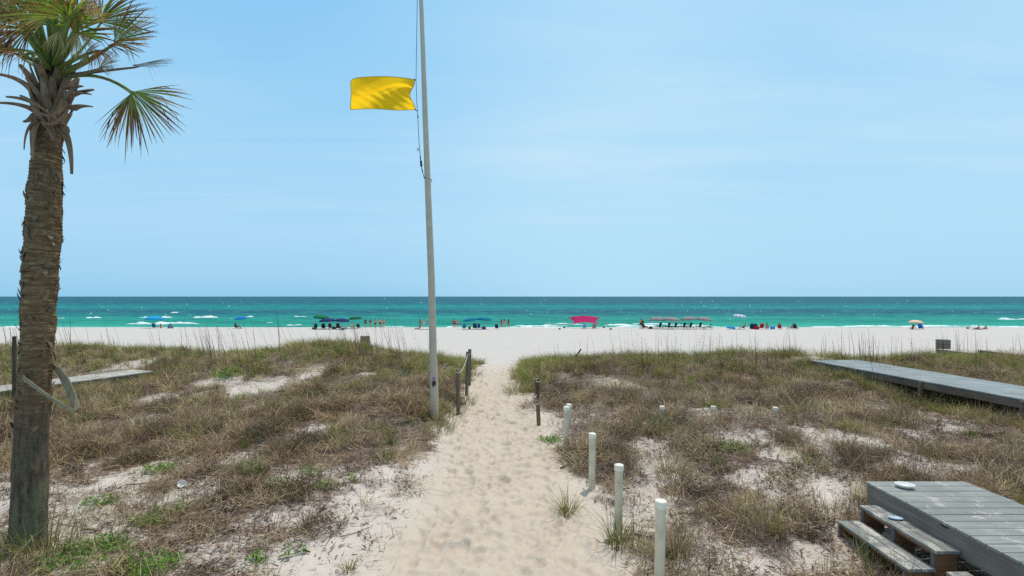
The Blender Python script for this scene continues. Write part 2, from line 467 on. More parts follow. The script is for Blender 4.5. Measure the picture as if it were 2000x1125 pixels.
# ------------------------------------------------------------------ sea
SEA_Z = -.33
def water_mat():
    m, nt, bs = new_mat('sea_water')
    geo = nd(nt, 'ShaderNodeNewGeometry'); sp = nd(nt, 'ShaderNodeSeparateXYZ'); nt.links.new(geo.outputs['Position'], sp.inputs[0])
    # distance offshore -> shallows, sandbar, seagrass band, deep water
    wob = noise(nt, scaled(nt, .006, .016, 1), 1, 4, .6)
    mr = nd(nt, 'ShaderNodeMapRange'); mr.inputs[3].default_value = .80; mr.inputs[4].default_value = 1.20
    nt.links.new(wob, mr.inputs[0])
    yy = nd(nt, 'ShaderNodeMath', operation='MULTIPLY'); nt.links.new(sp.outputs['Y'], yy.inputs[0]); nt.links.new(mr.outputs[0], yy.inputs[1])
    dv = nd(nt, 'ShaderNodeMath', operation='DIVIDE'); dv.inputs[0].default_value = 6300 / 66.0
    nt.links.new(yy.outputs[0], dv.inputs[1])
    col = ramp(nt, dv.outputs[0], WATER)
    st = noise(nt, scaled(nt, .03, .20, 1), 1, 7, .75)
    col = mixc(nt, ramp(nt, st, [(.36, (.6, .6, .6)), (.52, (0, 0, 0))]), col, lin(14, 68, 88))
    st2 = noise(nt, scaled(nt, .05, .22, 1), 1.7, 5, .7)
    col = mixc(nt, ramp(nt, st2, [(.50, (0, 0, 0)), (.70, (.7, .7, .7))]), col, lin(50, 160, 150))
    # small whitecaps
    wc = noise(nt, scaled(nt, .22, .5, 1), 1, 5, .75)
    wf = ramp(nt, wc, [(.70, (0, 0, 0)), (.74, (.8, .8, .8))])
    col = mixc(nt, wf, col, (.75, .8, .8))
    nt.links.new(col, bs.inputs['Base Color'])
    bs.inputs['Roughness'].default_value = .45; bs.inputs['Specular IOR Level'].default_value = .03
    h = noise(nt, scaled(nt, .35, 1.1, 1), 1, 6, .65)
    bump(nt, bs, h, .8, .5)
    return m
WATER = [(0.0, lin(18, 70, 98)), (.06, lin(18, 72, 96)), (.16, lin(16, 80, 98)), (.24, lin(10, 96, 108)), (.29, lin(6, 122, 122)), (.335, lin(8, 124, 122)), (.40, lin(24, 88, 106)), (.49, lin(24, 86, 102)), (.56, lin(12, 114, 112)), (.63, lin(38, 140, 130)), (.72, lin(24, 136, 118)), (.84, lin(36, 150, 128)), (.94, lin(80, 172, 154))]
M_sea = water_mat()
def wave_h(x, y):
    sw = np.sin(y * .55 + 2.2 * fbm(x * .02, y * .02, 81, 2) * 6) * .10
    ch = (fbm(x * .25, y * .6, 83, 4) - .5) * .55
    return sw * np.clip((y - 95) / 20, 0, 1) + ch * np.clip((y - 97) / 25, .15, 1)
dist_rows = [96.0]
while dist_rows[-1] < 2500: dist_rows.append(dist_rows[-1] * 1.0045 + .05)
while dist_rows[-1] < 32000: dist_rows.append(dist_rows[-1] * 1.15)
dr = np.array(dist_rows); s = np.linspace(-2.2, 2.2, 560)
S, Ys = np.meshgrid(s, dr); Xs = S * Ys
Zs = SEA_Z + wave_h(Xs, Ys) * (1 - sstep(500, 1500, Ys))
o = np_obj('sea', np.stack([Xs.ravel(), Ys.ravel(), Zs.ravel()], 1), grid_quads(*Xs.shape), M_sea, smooth=True)
tag(o, 'turquoise sea with darker bands towards the horizon', kind='structure')

# breaking waves and swash foam (one uncountable mass of foam)
def foam_mat():
    m, nt, bs = new_mat('sea_foam')
    f = noise(nt, scaled(nt, .5, 1.2, 1), 2.2, 6, .7)
    nt.links.new(ramp(nt, f, [(.3, lin(190, 220, 220)), (.5, (.82, .86, .86)), (.7, (.9, .92, .92))]), bs.inputs['Base Color'])
    bs.inputs['Roughness'].default_value = .9; bs.inputs['Specular IOR Level'].default_value = .1
    bump(nt, bs, f, .6, .2)
    return m
M_foam = foam_mat()
V = []; Q = []; nv = 0
def breaker(px0, px1, py, h, depth, seed, skew=0.0):
    global nv
    D = 6300.0 / (py - HY)
    x0 = (px0 - 1000) / F * D; x1 = (px1 - 1000) / F * D
    n = max(12, int((x1 - x0) / .35)); m = 7
    u = np.linspace(0, 1, n); w = np.linspace(-1, 1, m)
    Uu, Ww = np.meshgrid(u, w)
    env = np.clip(np.minimum(Uu / .12, (1 - Uu) / .3), 0, 1) ** .7
    rag = np.clip(-.05 + 1.6 * fbm(Uu * (x1 - x0) * .45, Uu * 0 + seed, seed, 3), .1, 1.5)
    xx = x0 + Uu * (x1 - x0)
    yy = D + Ww * depth * env * rag + skew * (Uu - .5) + (fbm(xx * .2, xx * 0, seed + 3, 2) - .5) * 2.2
    zz = SEA_Z + wave_h(xx, yy) + (1 - Ww ** 2) * h * env * rag + .02 - .25 * (np.abs(Ww) > .99)
    zz = zz + (fbm(xx * 2.5, yy * 2.5, seed + 5, 3) - .5) * .22 * env * (np.abs(Ww) < .9)
    V.append(np.stack([xx.ravel(), yy.ravel(), zz.ravel()], 1)); Q.append(grid_quads(m, n) + nv); nv += n * m
for a in [(243, 392, 633.2, .40, .8, 1), (300, 345, 632, .30, .5, 21), (272, 342, 620, .42, 1.1, 2), (376, 426, 620, .5, 1.2, 3), (474, 494, 619, .3, .8, 4), (112, 154, 621.5, .4, 1.0, 5), (163, 198, 621.5, .5, 1.3, 6), (-60, 10, 621, .45, 1.2, 7),
          (1946, 2040, 624, .4, 1.1, 8), (335, 349, 611, .35, .8, 9), (575, 600, 618.5, .25, .6, 10), (520, 535, 629, .2, .5, 31)]:
    breaker(*a)
def swash(px0, px1, py, h, depth, seed):
    breaker(px0, px1, py, h, depth, seed)
for i, a in enumerate([(1005, 1110, 636.5, .16, .9), (985, 1130, 638.6, .16, .8), (1060, 1160, 633, .2, .6), (1180, 1262, 635, .3, .9), (1200, 1300, 637.8, .22, .9), (1235, 1330, 633.5, .22, .6), (1580, 1700, 638.5, .14, .7), (1640, 1800, 637.4, .2, .8), (1790, 1850, 635.6, .25, .7), (1760, 1960, 637.6, .22, .9), (1930, 2060, 638.2, .2, .9), (870, 900, 638.6, .12, .6), (0, 110, 639, .12, .6), (1330, 1420, 637.5, .15, .5), (745, 790, 638.5, .1, .5), (560, 590, 635, .15, .4), (1300, 1390, 635.2, .18, .5)]):
    swash(*a, 40 + i * 3)
for i in range(120):     # scattered whitecaps further out
    py = 584 + 40 * random.random() ** .8
    px = random.uniform(-150, 2150)
    if random.random() < .4: px = random.uniform(1150, 1750)
    D = 6300 / (py - HY); wpx = random.uniform(.8, 3.0)
    breaker(px, px + wpx, py, random.uniform(.10, .22) * D / 250, random.uniform(.2, .4) * D / 200, 200 + i)
o = np_obj('surf_foam', np.concatenate(V), np.concatenate(Q), M_foam, smooth=True)
tag(o, 'white surf foam of small breaking waves and whitecaps', 'surf', kind='stuff')

# ------------------------------------------------------------------ vegetation
M_blade = leafmat('grass_blades', .3, .6)
M_dry = leafmat('dry_stems', .18, .8)
def blades(P, az, ln, t0, bend, wd, c0, c1, seg=3, roll=None):
    N = len(P)
    V = np.zeros((N, seg + 1, 2, 3)); C = np.zeros((N, seg + 1, 2, 3))
    dx, dy = np.cos(az), np.sin(az)
    pos = P.copy()
    ro = rng.uniform(-1.2, 1.2, N) if roll is None else roll
    wx = -dy * np.cos(ro); wy = dx * np.cos(ro); wz = np.sin(ro) * .8
    for k in range(seg + 1):
        t = k / seg
        w = wd * (1 - .88 * t ** 1.6) * .5
        for j, sgn in ((0, -1), (1, 1)):
            V[:, k, j, 0] = pos[:, 0] + sgn * wx * w; V[:, k, j, 1] = pos[:, 1] + sgn * wy * w; V[:, k, j, 2] = pos[:, 2] + sgn * wz * w
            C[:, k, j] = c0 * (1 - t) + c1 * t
        a = t0 + bend * (k + .5) / seg
        st = ln / seg
        pos = pos + np.stack([dx * np.sin(a) * st, dy * np.sin(a) * st, np.cos(a) * st], 1)
    base = np.arange(N)[:, None] * (2 * (seg + 1)) + np.arange(seg)[None, :] * 2
    base = base.ravel()
    Q = np.stack([base, base + 1, base + 3, base + 2], 1)
    return V.reshape(-1, 3), Q, C.reshape(-1, 3)

def pick(pal, n, jit=.18):
    pal = np.array(pal); i = rng.integers(0, len(pal), n)
    return np.clip(pal[i] * (1 + rng.normal(0, jit, (n, 1))), .005, .9)
GREEN = [lin(116, 126, 52), lin(134, 140, 62), lin(92, 108, 42), lin(152, 150, 80), lin(104, 118, 56), lin(172, 158, 98)]
STRAW = [lin(190, 168, 128), lin(168, 144, 108), lin(204, 184, 146), lin(146, 122, 92)]
BROWN = [lin(172, 144, 114), lin(150, 122, 97), lin(116, 92, 74), lin(196, 168, 134), lin(84, 65, 52), lin(156, 133, 110), lin(208, 184, 150)]
PURP = [lin(124, 102, 94), lin(142, 120, 110), lin(90, 72, 66), lin(166, 146, 134)]

def tufts_to_blades(tx, ty, tz, per, spread, azb=None):
    n = len(tx); idx = np.repeat(np.arange(n), per)
    a = rng.uniform(0, 2 * np.pi, len(idx)); r = spread[idx] * np.sqrt(rng.uniform(0, 1, len(idx)))
    return idx, tx[idx] + r * np.cos(a), ty[idx] + r * np.sin(a), a

def scatter(n, y0, y1, powr=1.0):
    """points in the view wedge (a bit wider than the photo), denser nearby"""
    u = rng.uniform(0, 1, n)
    y = (y0 ** powr + u * (y1 ** powr - y0 ** powr)) ** (1 / powr)
    x = rng.uniform(-1.22, 1.22, n) * (y + .4)
    return x, y
# deck, boardwalk footprints stay free of tufts
DECK = (5.18, 6.62, 3.4, 7.5); STEPS = (4.5, 5.25, 5.7, 7.25)
def blocked(x, y):
    b = (x > DECK[0] - .02) & (x < DECK[1]) & (y < DECK[3]) | (x > STEPS[0]) & (x < STEPS[1]) & (y > STEPS[2]) & (y < STEPS[3])
    return b

GV = []; GQ = []; GC = []; gn = 0
DV = []; DQ = []; DC = []; dn = 0
def push(kind, V, Q, C):
    global gn, dn
    if kind == 'g': GV.append(V); GQ.append(Q + gn); GC.append(C); gn += len(V)
    else: DV.append(V); DQ.append(Q + dn); DC.append(C); dn += len(V)

x, y = scatter(32000, 4.6, 34.5, 1.45)
z = T(x, y); cov = veg_cover(x, y, z); gr = greenness(x, y, z)
clump = fbm(x * 1.7, y * 1.7, 101, 3)
keep = (rng.uniform(0, 1, len(x)) < cov * np.clip(.15 + (clump - .38) * 6, .02, 1.5)) & ~blocked(x, y)
x, y, z, cov, gr, clump = [a[keep] for a in (x, y, z, cov, gr, clump)]
isg = rng.uniform(0, 1, len(x)) < gr * .9
px_k, py_k = proj(x, y, z)
thin = rng.uniform(0, 1, len(x)) < np.where(px_k < 960, 1 - .8 * sstep(865, 915, py_k + (vnoise(x * 1.1, y * 1.1, 211) - .5) * 70), 1 - .45 * sstep(740, 820, py_k))
x, y, z, cov, gr, clump, isg = [a[thin] for a in (x, y, z, cov, gr, clump, isg)]
# --- living grass tufts
tx, ty, tz, tg = x[isg], y[isg], z[isg], gr[isg]
per = rng.integers(9, 20, len(tx))
idx, bx, by, a = tufts_to_blades(tx, ty, tz, per, rng.uniform(.06, .2, len(tx)))
n = len(idx); bz = T(bx, by) - .02
hs = (rng.uniform(.7, 1.25, len(tx)) * (.24 + .24 * tg) * np.where(ty > 19, np.where(tx > 0, 1.32, 1.15), np.where(ty < 13, .62, .8)))[idx] * rng.uniform(.5, 1.15, n)
lean = rng.uniform(.05, .55, n); bend = rng.uniform(.2, 1.5, n)
azw = np.where(rng.uniform(0, 1, n) < .45, rng.normal(np.pi, .8, n), a)
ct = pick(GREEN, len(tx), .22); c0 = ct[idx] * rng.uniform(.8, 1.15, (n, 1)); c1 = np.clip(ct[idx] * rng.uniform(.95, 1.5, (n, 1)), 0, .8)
dead = rng.uniform(0, 1, n) < (.42 - .3 * tg[idx]); c0[dead] = pick(STRAW + BROWN, dead.sum()); c1[dead] = pick(STRAW + BROWN, dead.sum())
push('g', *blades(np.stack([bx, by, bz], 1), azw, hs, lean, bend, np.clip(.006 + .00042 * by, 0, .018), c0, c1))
# --- dead thatch: tangled domes of fine stems, plus loose tufts between them
def thatch(tx, ty, Rm, Hm, per, lw):
    n0 = len(tx); idx = np.repeat(np.arange(n0), per); n = len(idx)
    a = rng.uniform(0, 2 * np.pi, n); q = np.sqrt(rng.uniform(0, 1, n)); Rr = Rm[idx]
    el = rng.uniform(.65, 1.5, n0); th = rng.uniform(0, np.pi, n0)
    ex = q * np.cos(a) * el[idx]; ey = q * np.sin(a) / el[idx]
    bx = tx[idx] + Rr * (ex * np.cos(th[idx]) - ey * np.sin(th[idx])); by = ty[idx] + Rr * (ex * np.sin(th[idx]) + ey * np.cos(th[idx]))
    u = rng.uniform(0, 1, n) ** .8
    lump = .45 + 1.1 * fbm(bx * 5, by * 5, 191, 2)
    top = Hm[idx] * (1 - q ** 2.2) * lump
    bz = T(bx, by) + u * top
    ln = rng.uniform(.14, .42, n) * (.6 + .5 * Rr / .35)
    outw = np.where(rng.uniform(0, 1, n) < .5, a + rng.normal(0, .6, n), rng.uniform(0, 6.28, n))
    t0 = np.clip(rng.normal(1.18, .36, n) - .3 * u, .1, 1.75); bd = rng.uniform(-.2, 1.0, n)
    tone = rng.uniform(0, 1, n0)
    base = pick(BROWN, n0, .12); k = tone < .36; base[k] = pick([BROWN[2], BROWN[4], PURP[0], PURP[2]], k.sum(), .15); k = tone > .84; base[k] = pick(STRAW, k.sum(), .1)
    pr = (tx > 1) & (rng.uniform(0, 1, n0) < .42); base[pr] = pick(PURP, pr.sum(), .12)
    f = rng.uniform(.55, 1.35, (n, 1)); c = base[idx] * f
    alt = rng.uniform(0, 1, n) < .2; c[alt] = pick(BROWN + STRAW[:2], alt.sum())
    g_ = rng.uniform(0, 1, n) < .05; c[g_] = pick(GREEN, g_.sum())
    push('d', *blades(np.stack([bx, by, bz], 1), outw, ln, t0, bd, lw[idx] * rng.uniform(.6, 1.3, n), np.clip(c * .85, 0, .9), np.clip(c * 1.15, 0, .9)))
mx, my = scatter(9000, 4.6, 31, 1.3); mz = T(mx, my); mc = veg_cover(mx, my, mz); mg = greenness(mx, my, mz); mcl = fbm(mx * .8, my * .8, 151, 3)
pxm, pym = proj(mx, my, mz)
sparse = np.where(pxm < 960, 1 - .74 * sstep(865, 915, pym + (vnoise(mx * 1.1, my * 1.1, 211) - .5) * 70), 1 - .34 * sstep(760, 820, pym))
kk = (rng.uniform(0, 1, len(mx)) < mc * sparse * np.clip((mcl - .36) * 5.5, .0, 1.0) * (1.05 - .75 * mg)) & ~blocked(mx, my)
mx, my, mcl, pym = mx[kk], my[kk], mcl[kk], pym[kk]
Rm = rng.uniform(.14, .42, len(mx)) * (.7 + .8 * np.clip((mcl - .4) * 2.5, 0, 1)); Hm = Rm * rng.uniform(.32, .66, len(mx)) * np.where(my < 9.5, .85, 1.0)
perm = (np.clip(150 * (Rm / .3) ** 1.6, 30, 330) * np.interp(my, [5, 10, 18, 30], [1.25, 1.0, .62, .4])).astype(int)
thatch(mx, my, Rm, Hm, perm, np.clip(.0055 + .00042 * my, 0, .018))
m = ~isg & (rng.uniform(0, 1, len(x)) < .42)
tx, ty, tz, tc = x[m], y[m], z[m], clump[m]
per = rng.integers(10, 24, len(tx)); 
idx, bx, by, a = tufts_to_blades(tx, ty, tz, per, rng.uniform(.08, .24, len(tx)))
n = len(idx); bz = T(bx, by) - .01
hs = (rng.uniform(.6, 1.3, len(tx)) * np.where(ty < 13, .25, .32) * np.clip(.40 + (tc - .34) * 3.6, .35, 1.7))[idx] * rng.uniform(.5, 1.3, n)
lean = rng.uniform(.25, 1.15, n); bend = rng.uniform(.1, 1.5, n)
ct = pick(BROWN + STRAW[:1], len(tx), .15)
c0 = ct[idx] * rng.uniform(.55, 1.0, (n, 1)); c1 = ct[idx] * rng.uniform(.8, 1.4, (n, 1))
azd = np.where(rng.uniform(0, 1, n) < .35, rng.normal(np.pi * .95, 1.0, n), a)
push('d', *blades(np.stack([bx, by, bz], 1), azd, hs, lean, bend, np.clip(.006 + .0004 * by, 0, .018), c0, np.clip(c1, 0, .9)))
# --- larger living clumps standing out from the thatch
mx, my = scatter(2600, 5, 27, 1.3); mz = T(mx, my); mc = veg_cover(mx, my, mz); pxm, pym = proj(mx, my, mz)
kk = (rng.uniform(0, 1, len(mx)) < mc * .44 * np.where((pxm < 960) & (pym > 880), .18, 1)) & ~blocked(mx, my)
mx, my = mx[kk], my[kk]; per = rng.integers(26, 60, len(mx))
idx, bx, by, a = tufts_to_blades(mx, my, my, per, rng.uniform(.07, .16, len(mx)))
n = len(idx); kind = rng.uniform(0, 1, len(mx)) < .6
ct = np.where(kind[:, None], pick(GREEN, len(mx), .2), pick(STRAW + BROWN[:1], len(mx), .15))
hh = rng.uniform(.26, .55, len(mx))[idx] * rng.uniform(.5, 1.15, n)
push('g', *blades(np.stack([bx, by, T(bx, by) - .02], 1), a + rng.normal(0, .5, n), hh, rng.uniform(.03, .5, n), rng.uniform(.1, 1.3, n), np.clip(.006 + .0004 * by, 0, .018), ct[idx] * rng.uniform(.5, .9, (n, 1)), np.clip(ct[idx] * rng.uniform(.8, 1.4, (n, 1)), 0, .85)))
# --- long fallen stems lying over the mat
x, y = scatter(26000, 4.6, 30, 1.2); z = T(x, y); cov = veg_cover(x, y, z)
k = (rng.uniform(0, 1, len(x)) < np.clip(cov * 1.0, 0, 1)) & ~blocked(x, y)
x, y, z = x[k], y[k], z[k]; n = len(x)
c0 = pick(BROWN + STRAW, n); 
push('d', *blades(np.stack([x, y, z + rng.uniform(0, .14, n)], 1), rng.uniform(0, 6.28, n), rng.uniform(.15, .6, n), rng.uniform(1.15, 1.6, n), rng.uniform(-.2, .55, n), np.clip(.004 + .0004 * y, 0, .014), c0, c0 * .9))
# --- litter: bits of dead leaf and twig flat on the sand
x, y = scatter(230000, 4.6, 24, .95); z = T(x, y); d = pathdist(x, y); px, py = proj(x, y, z)
pl = np.clip(.30 + .7 * veg_cover(x, y, z), 0, 1) * sstep(.05, .7, d) * (1 - .45 * bare(px, py)) * sstep(.30, .56, fbm(x * 1.9, y * 1.9, 133, 4) + .1) 
zone = np.where(px < 960, .45 + .15 * sstep(850, 920, py), .5 + .15 * sstep(770, 850, py))
k = (rng.uniform(0, 1, len(x)) < pl * zone) & ~blocked(x, y)
x, y, z = x[k], y[k], z[k]; n = len(x)
c0 = pick(BROWN[2:6] + PURP, n, .25)
push('d', *blades(np.stack([x, y, z + .012 + rng.uniform(0, .02, n)], 1), rng.uniform(0, 6.28, n), rng.uniform(.03, .14, n), rng.uniform(1.1, 1.6, n), rng.uniform(-.6, .6, n), rng.uniform(.010, .034, n), c0 * .8, c0, seg=2, roll=rng.uniform(-.5, .5, n)))
# --- woody upright twigs on the right-hand dune and among the mat
x, y = scatter(9000, 6, 26, 1.2); z = T(x, y); cov = veg_cover(x, y, z); px, py = proj(x, y, z)
k = (rng.uniform(0, 1, len(x)) < cov * np.where(px > 1100, .8, .25)) & ~blocked(x, y)
x, y, z = x[k], y[k], z[k]
idx = np.repeat(np.arange(len(x)), 6); n = len(idx)
c0 = pick(PURP + BROWN[1:3], n)
push('d', *blades(np.stack([x[idx] + rng.normal(0, .05, n), y[idx] + rng.normal(0, .05, n), z[idx] - .01], 1), rng.uniform(0, 6.28, n), rng.uniform(.12, .42, n), rng.uniform(0, .7, n), rng.uniform(-.3, .6, n), np.clip(.004 + .0003 * y[idx], 0, .012), c0, c0))
ny_ = rng.uniform(11, 22.5, 260); nx_ = np.interp(ny_, [9.5, 22.8], [14.35, 13.3]) - np.abs(rng.normal(0, .45, 260)) - .12
ny2 = rng.uniform(13, 22.5, 150); nx2 = np.interp(ny2, [12.6, 21.4], [-19.6, -15.85]) + 1.55 + np.abs(rng.normal(0, .4, 150))
mx = np.concatenate([nx_, nx2]); my = np.concatenate([ny_, ny2]); per = rng.integers(14, 34, len(mx))
idx, bx, by, a = tufts_to_blades(mx, my, my, per, rng.uniform(.08, .2, len(mx))); n = len(idx)
ct = np.where((rng.uniform(0, 1, len(mx)) < .6)[:, None], pick(GREEN, len(mx), .2), pick(STRAW + BROWN[:2], len(mx), .15)); hh = rng.uniform(.25, .6, len(mx))[idx] * rng.uniform(.5, 1.15, n)
push('g', *blades(np.stack([bx, by, T(bx, by) - .02], 1), a + rng.normal(0, .5, n), hh, rng.uniform(.03, .6, n), rng.uniform(.1, 1.4, n), np.full(n, .013), ct[idx] * rng.uniform(.5, .9, (n, 1)), np.clip(ct[idx] * rng.uniform(.8, 1.4, (n, 1)), 0, .85)))
mx, my = scatter(2600, 4.8, 15, 1.0); mz = T(mx, my); pxm, pym = proj(mx, my, mz); dd = pathdist(mx, my)
kk = (dd > .35) & (rng.uniform(0, 1, len(mx)) < np.where(pxm < 960, sstep(850, 930, pym) * .8, sstep(780, 850, pym) * .75) * (1 - .8 * bare(pxm, pym)) * sstep(.35, .6, fbm(mx * 1.3, my * 1.3, 221, 3))) & ~blocked(mx, my)
mx, my = mx[kk], my[kk]; Rm = rng.uniform(.10, .30, len(mx))
thatch(mx, my, Rm, Rm * rng.uniform(.10, .26, len(mx)), (90 * (Rm / .3) ** 1.4 + 12).astype(int), np.full(len(mx), .0075))
o = np_obj('dune_grass', np.concatenate(GV), np.concatenate(GQ), M_blade, C=np.concatenate(GC)); tag(o, 'living olive green dune grass along the crests', 'grass', kind='stuff')
o = np_obj('dead_vegetation', np.concatenate(DV), np.concatenate(DQ), M_dry, C=np.concatenate(DC)); tag(o, 'matted brown dead stems and leaf litter on the dunes', 'dry vegetation', kind='stuff')

# --- tall sea oat stalks on the crest, all leaning with the wind
OV = []; OQ = []; OC = []; on = 0
def opush(V, Q, C):
    global on
    OV.append(V); OQ.append(Q + on); OC.append(C); on += len(V)
pts = []
for px0, px1, cnt, d0, d1 in ((-80, 440, 150, 22, 30), (420, 830, 120, 20, 27), (850, 930, 6, 19, 24), (1060, 1140, 9, 20, 25), (1150, 1420, 95, 19, 26), (1400, 1720, 95, 19, 26), (1700, 2080, 95, 22, 30)):
    cl = [(random.uniform(px0, px1), random.uniform(d0, d1)) for _ in range(max(3, cnt // 6))]
    for i in range(cnt):
        D = random.uniform(d0, d1); pxx = random.uniform(px0, px1)
        if random.random() < .65: c_ = random.choice(cl); pxx = c_[0] + random.gauss(0, 14); D = c_[1] + random.gauss(0, .5); X0 = (pxx - 1000) / F * D
        pts.append((X0, D, Tz(X0, D) - .03))
P = np.array(pts); n = len(P)
right = P[:, 0] > 0
h = rng.uniform(.8, 1.8, n) * np.where(right, .92, 1.25)
t0 = np.where(right, rng.normal(.02, .06, n), rng.normal(.18, .07, n)); bd = np.where(right, rng.normal(.05, .12, n), rng.uniform(.02, .35, n))
az = rng.normal(np.pi, .4, n)
c = pick([lin(100, 82, 62), lin(84, 68, 54), lin(118, 98, 74)], n)
for rl in (0.0, 1.4):
    opush(*blades(P, az, h, t0, bd, np.full(n, .024), c, c * .95, seg=5, roll=np.full(n, rl)))
# seed heads: drooping spikelets along the top third of each stalk
dxy = np.stack([np.cos(az), np.sin(az)], 1)
pos = P.copy(); segs = 12
for k in range(segs):
    a = t0 + bd * (k + .5) / segs; st = h / segs
    pos = pos + np.stack([dxy[:, 0] * np.sin(a) * st, dxy[:, 1] * np.sin(a) * st, np.cos(a) * st], 1)
    if k >= 7:
        sel = rng.uniform(0, 1, n) < .65
        q = pos[sel]; ns = len(q)
        cc = pick([lin(150, 128, 96), lin(128, 108, 82)], ns)
        opush(*blades(q, rng.normal(np.pi, .9, ns), rng.uniform(.05, .11, ns), rng.uniform(.3, 1.3, ns), rng.uniform(.3, 1.2, ns), np.full(ns, .016), cc, cc, seg=2))
o = np_obj('sea_oats', np.concatenate(OV), np.concatenate(OQ), M_dry, C=np.concatenate(OC)); tag(o, 'tall thin sea oat stalks standing along the dune crest', 'sea oats', kind='stuff')

# --- single clumps and weeds one can point at
def clump_obj(name, label, cat, px, py, nb, h, pal, group=None, spread=.1, upright=.35, wid=.011, bendr=(.3, 1.4), mat=None, pos=None):
    g = gnd(px, py) if pos is None else pos
    a = rng.uniform(0, 6.28, nb); r = spread * np.sqrt(rng.uniform(0, 1, nb))
    P = np.stack([r * np.cos(a), r * np.sin(a), np.full(nb, -.02)], 1)
    c0 = pick(pal, nb) * .75; c1 = pick(pal, nb)
    V, Q, C = blades(P, a + rng.normal(0, .4, nb), h * rng.uniform(.5, 1.1, nb), rng.uniform(.02, upright, nb), rng.uniform(*bendr, nb), rng.uniform(.7, 1.2, nb) * wid, c0, c1, seg=5)
    o = np_obj(name, V, Q, mat or M_blade, C=C); o.location = g
    tag(o, label, cat, group)
    return o
GG = GREEN + STRAW[:2]
clump_obj('grass_clump', 'green grass clump with long blades round the foot of the second white post', 'grass clump', 1205, 1066, 110, .62, GG, 'grass clumps', .15, .3)
clump_obj('grass_clump', 'small green tuft just right of the second white post', 'grass clump', 1243, 1082, 40, .3, GG, 'grass clumps', .1)
clump_obj('grass_clump', 'straw coloured upright dry tuft to the right of the nearest white post', 'grass clump', 1326, 1085, 170, .62, STRAW + BROWN[:2], 'grass clumps', .16, .28, bendr=(.1, .6), mat=M_dry)
clump_obj('grass_clump', 'green wispy grass clump overhanging the right edge of the path', 'grass clump', 1108, 1002, 90, .5, GG, 'grass clumps', .14, .6)
clump_obj('grass_clump', 'long blond and green grass round the foot of the palm', 'grass clump', 75, 1082, 190, .75, GREEN + STRAW, 'grass clumps', .38, .5)
clump_obj('grass_clump', 'long grass in front of the palm foot at the frame corner', 'grass clump', 20, 1120, 110, .6, GREEN + STRAW, 'grass clumps', .3, .6, pos=Vector((-6.15, 6.15, Tz(-6.15, 6.15))))
clump_obj('grass_clump', 'lone small green tuft on bare sand at the bottom edge left of the path', 'grass clump', 683, 1118, 45, .26, GG, 'grass clumps', .06)
clump_obj('grass_clump', 'tuft of three stiff green blades on sand right of the palm', 'grass clump', 228, 1062, 9, .42, GREEN, 'grass clumps', .03, .3, .011, (.0, .3))
clump_obj('grass_clump', 'thin upright grass shoots beside the palm trunk', 'grass clump', 155, 1050, 12, .6, GG, 'grass clumps', .06, .25, .009, (.0, .5))
clump_obj('grass_clump', 'tall tan clump on the right dune above the bare sand hollow', 'grass clump', 1315, 935, 210, .62, STRAW + BROWN[:2] + GREEN[:2], 'grass clumps', .3, .55, mat=M_dry)
clump_obj('grass_clump', 'dry leaning clump left of the wooden deck corner', 'grass clump', 1615, 1010, 150, .45, STRAW + BROWN[:3], 'grass clumps', .3, .8, mat=M_dry)
clump_obj('grass_clump', 'large brown clump in the sand in front of the deck steps', 'grass clump', 1490, 1030, 230, .5, BROWN + STRAW[:2] + GREEN[:1], 'grass clumps', .36, .8, mat=M_dry)
clump_obj('grass_clump', 'dry stalks rising at the bottom edge beside the deck steps', 'grass clump', 1620, 1118, 16, .55, BROWN[:3], 'grass clumps', .1, .3, .008, (.0, .4), mat=M_dry)
clump_obj('grass_clump', 'dry stalks rising at the bottom edge right of the nearest white post', 'grass clump', 1430, 1120, 16, .5, BROWN[:3] + GREEN[:2], 'grass clumps', .14, .35, .007, (.0, .4), mat=M_dry)
clump_obj('grass_clump', 'mound of drooping dead grass lying in the flag shadow left of the path', 'grass clump', 565, 880, 420, .5, BROWN, 'grass clumps', .42, 1.0, .009, (.8, 1.8), mat=M_dry)
clump_obj('grass_clump', 'drooping brown thatch mound on the left dune nearest the palm', 'grass clump', 430, 872, 420, .6, BROWN, 'grass clumps', .5, 1.0, .008, (.8, 1.8), mat=M_dry)
for i, (px_, py_, hh) in enumerate([(1040, 745, .6), (1012, 768, .55), (1060, 722, .65), (1035, 712, .6), (1020, 735, .55)]):
    clump_obj('grass_clump', ['bright green tuft spilling over the right path edge below the leaning stake', 'lowest green tuft drooping onto the right side of the path', 'green crest tuft beside the leaning grey stake', 'green crest tuft at the right mouth of the path', 'green tuft at the narrowest point on the right of the path'][i], 'grass clump', px_, py_, 230, hh, GREEN + STRAW[:1], 'grass clumps', .5, .5, .014)
for i, (px_, py_, hh) in enumerate([(925, 735, .5), (905, 788, .5), (880, 812, .5), (862, 842, .5), (930, 712, .55)]):
    clump_obj('grass_clump', ['green tuft behind the twin wooden posts left of the path', 'green tuft at the foot of the roped wooden post', 'green tuft between the flagpole and the roped post', 'green tuft at the foot of the flagpole', 'last green tuft left of the path before the beach'][i], 'grass clump', px_, py_, 150, hh, GREEN + STRAW[:2], 'grass clumps', .4, .55, .011)

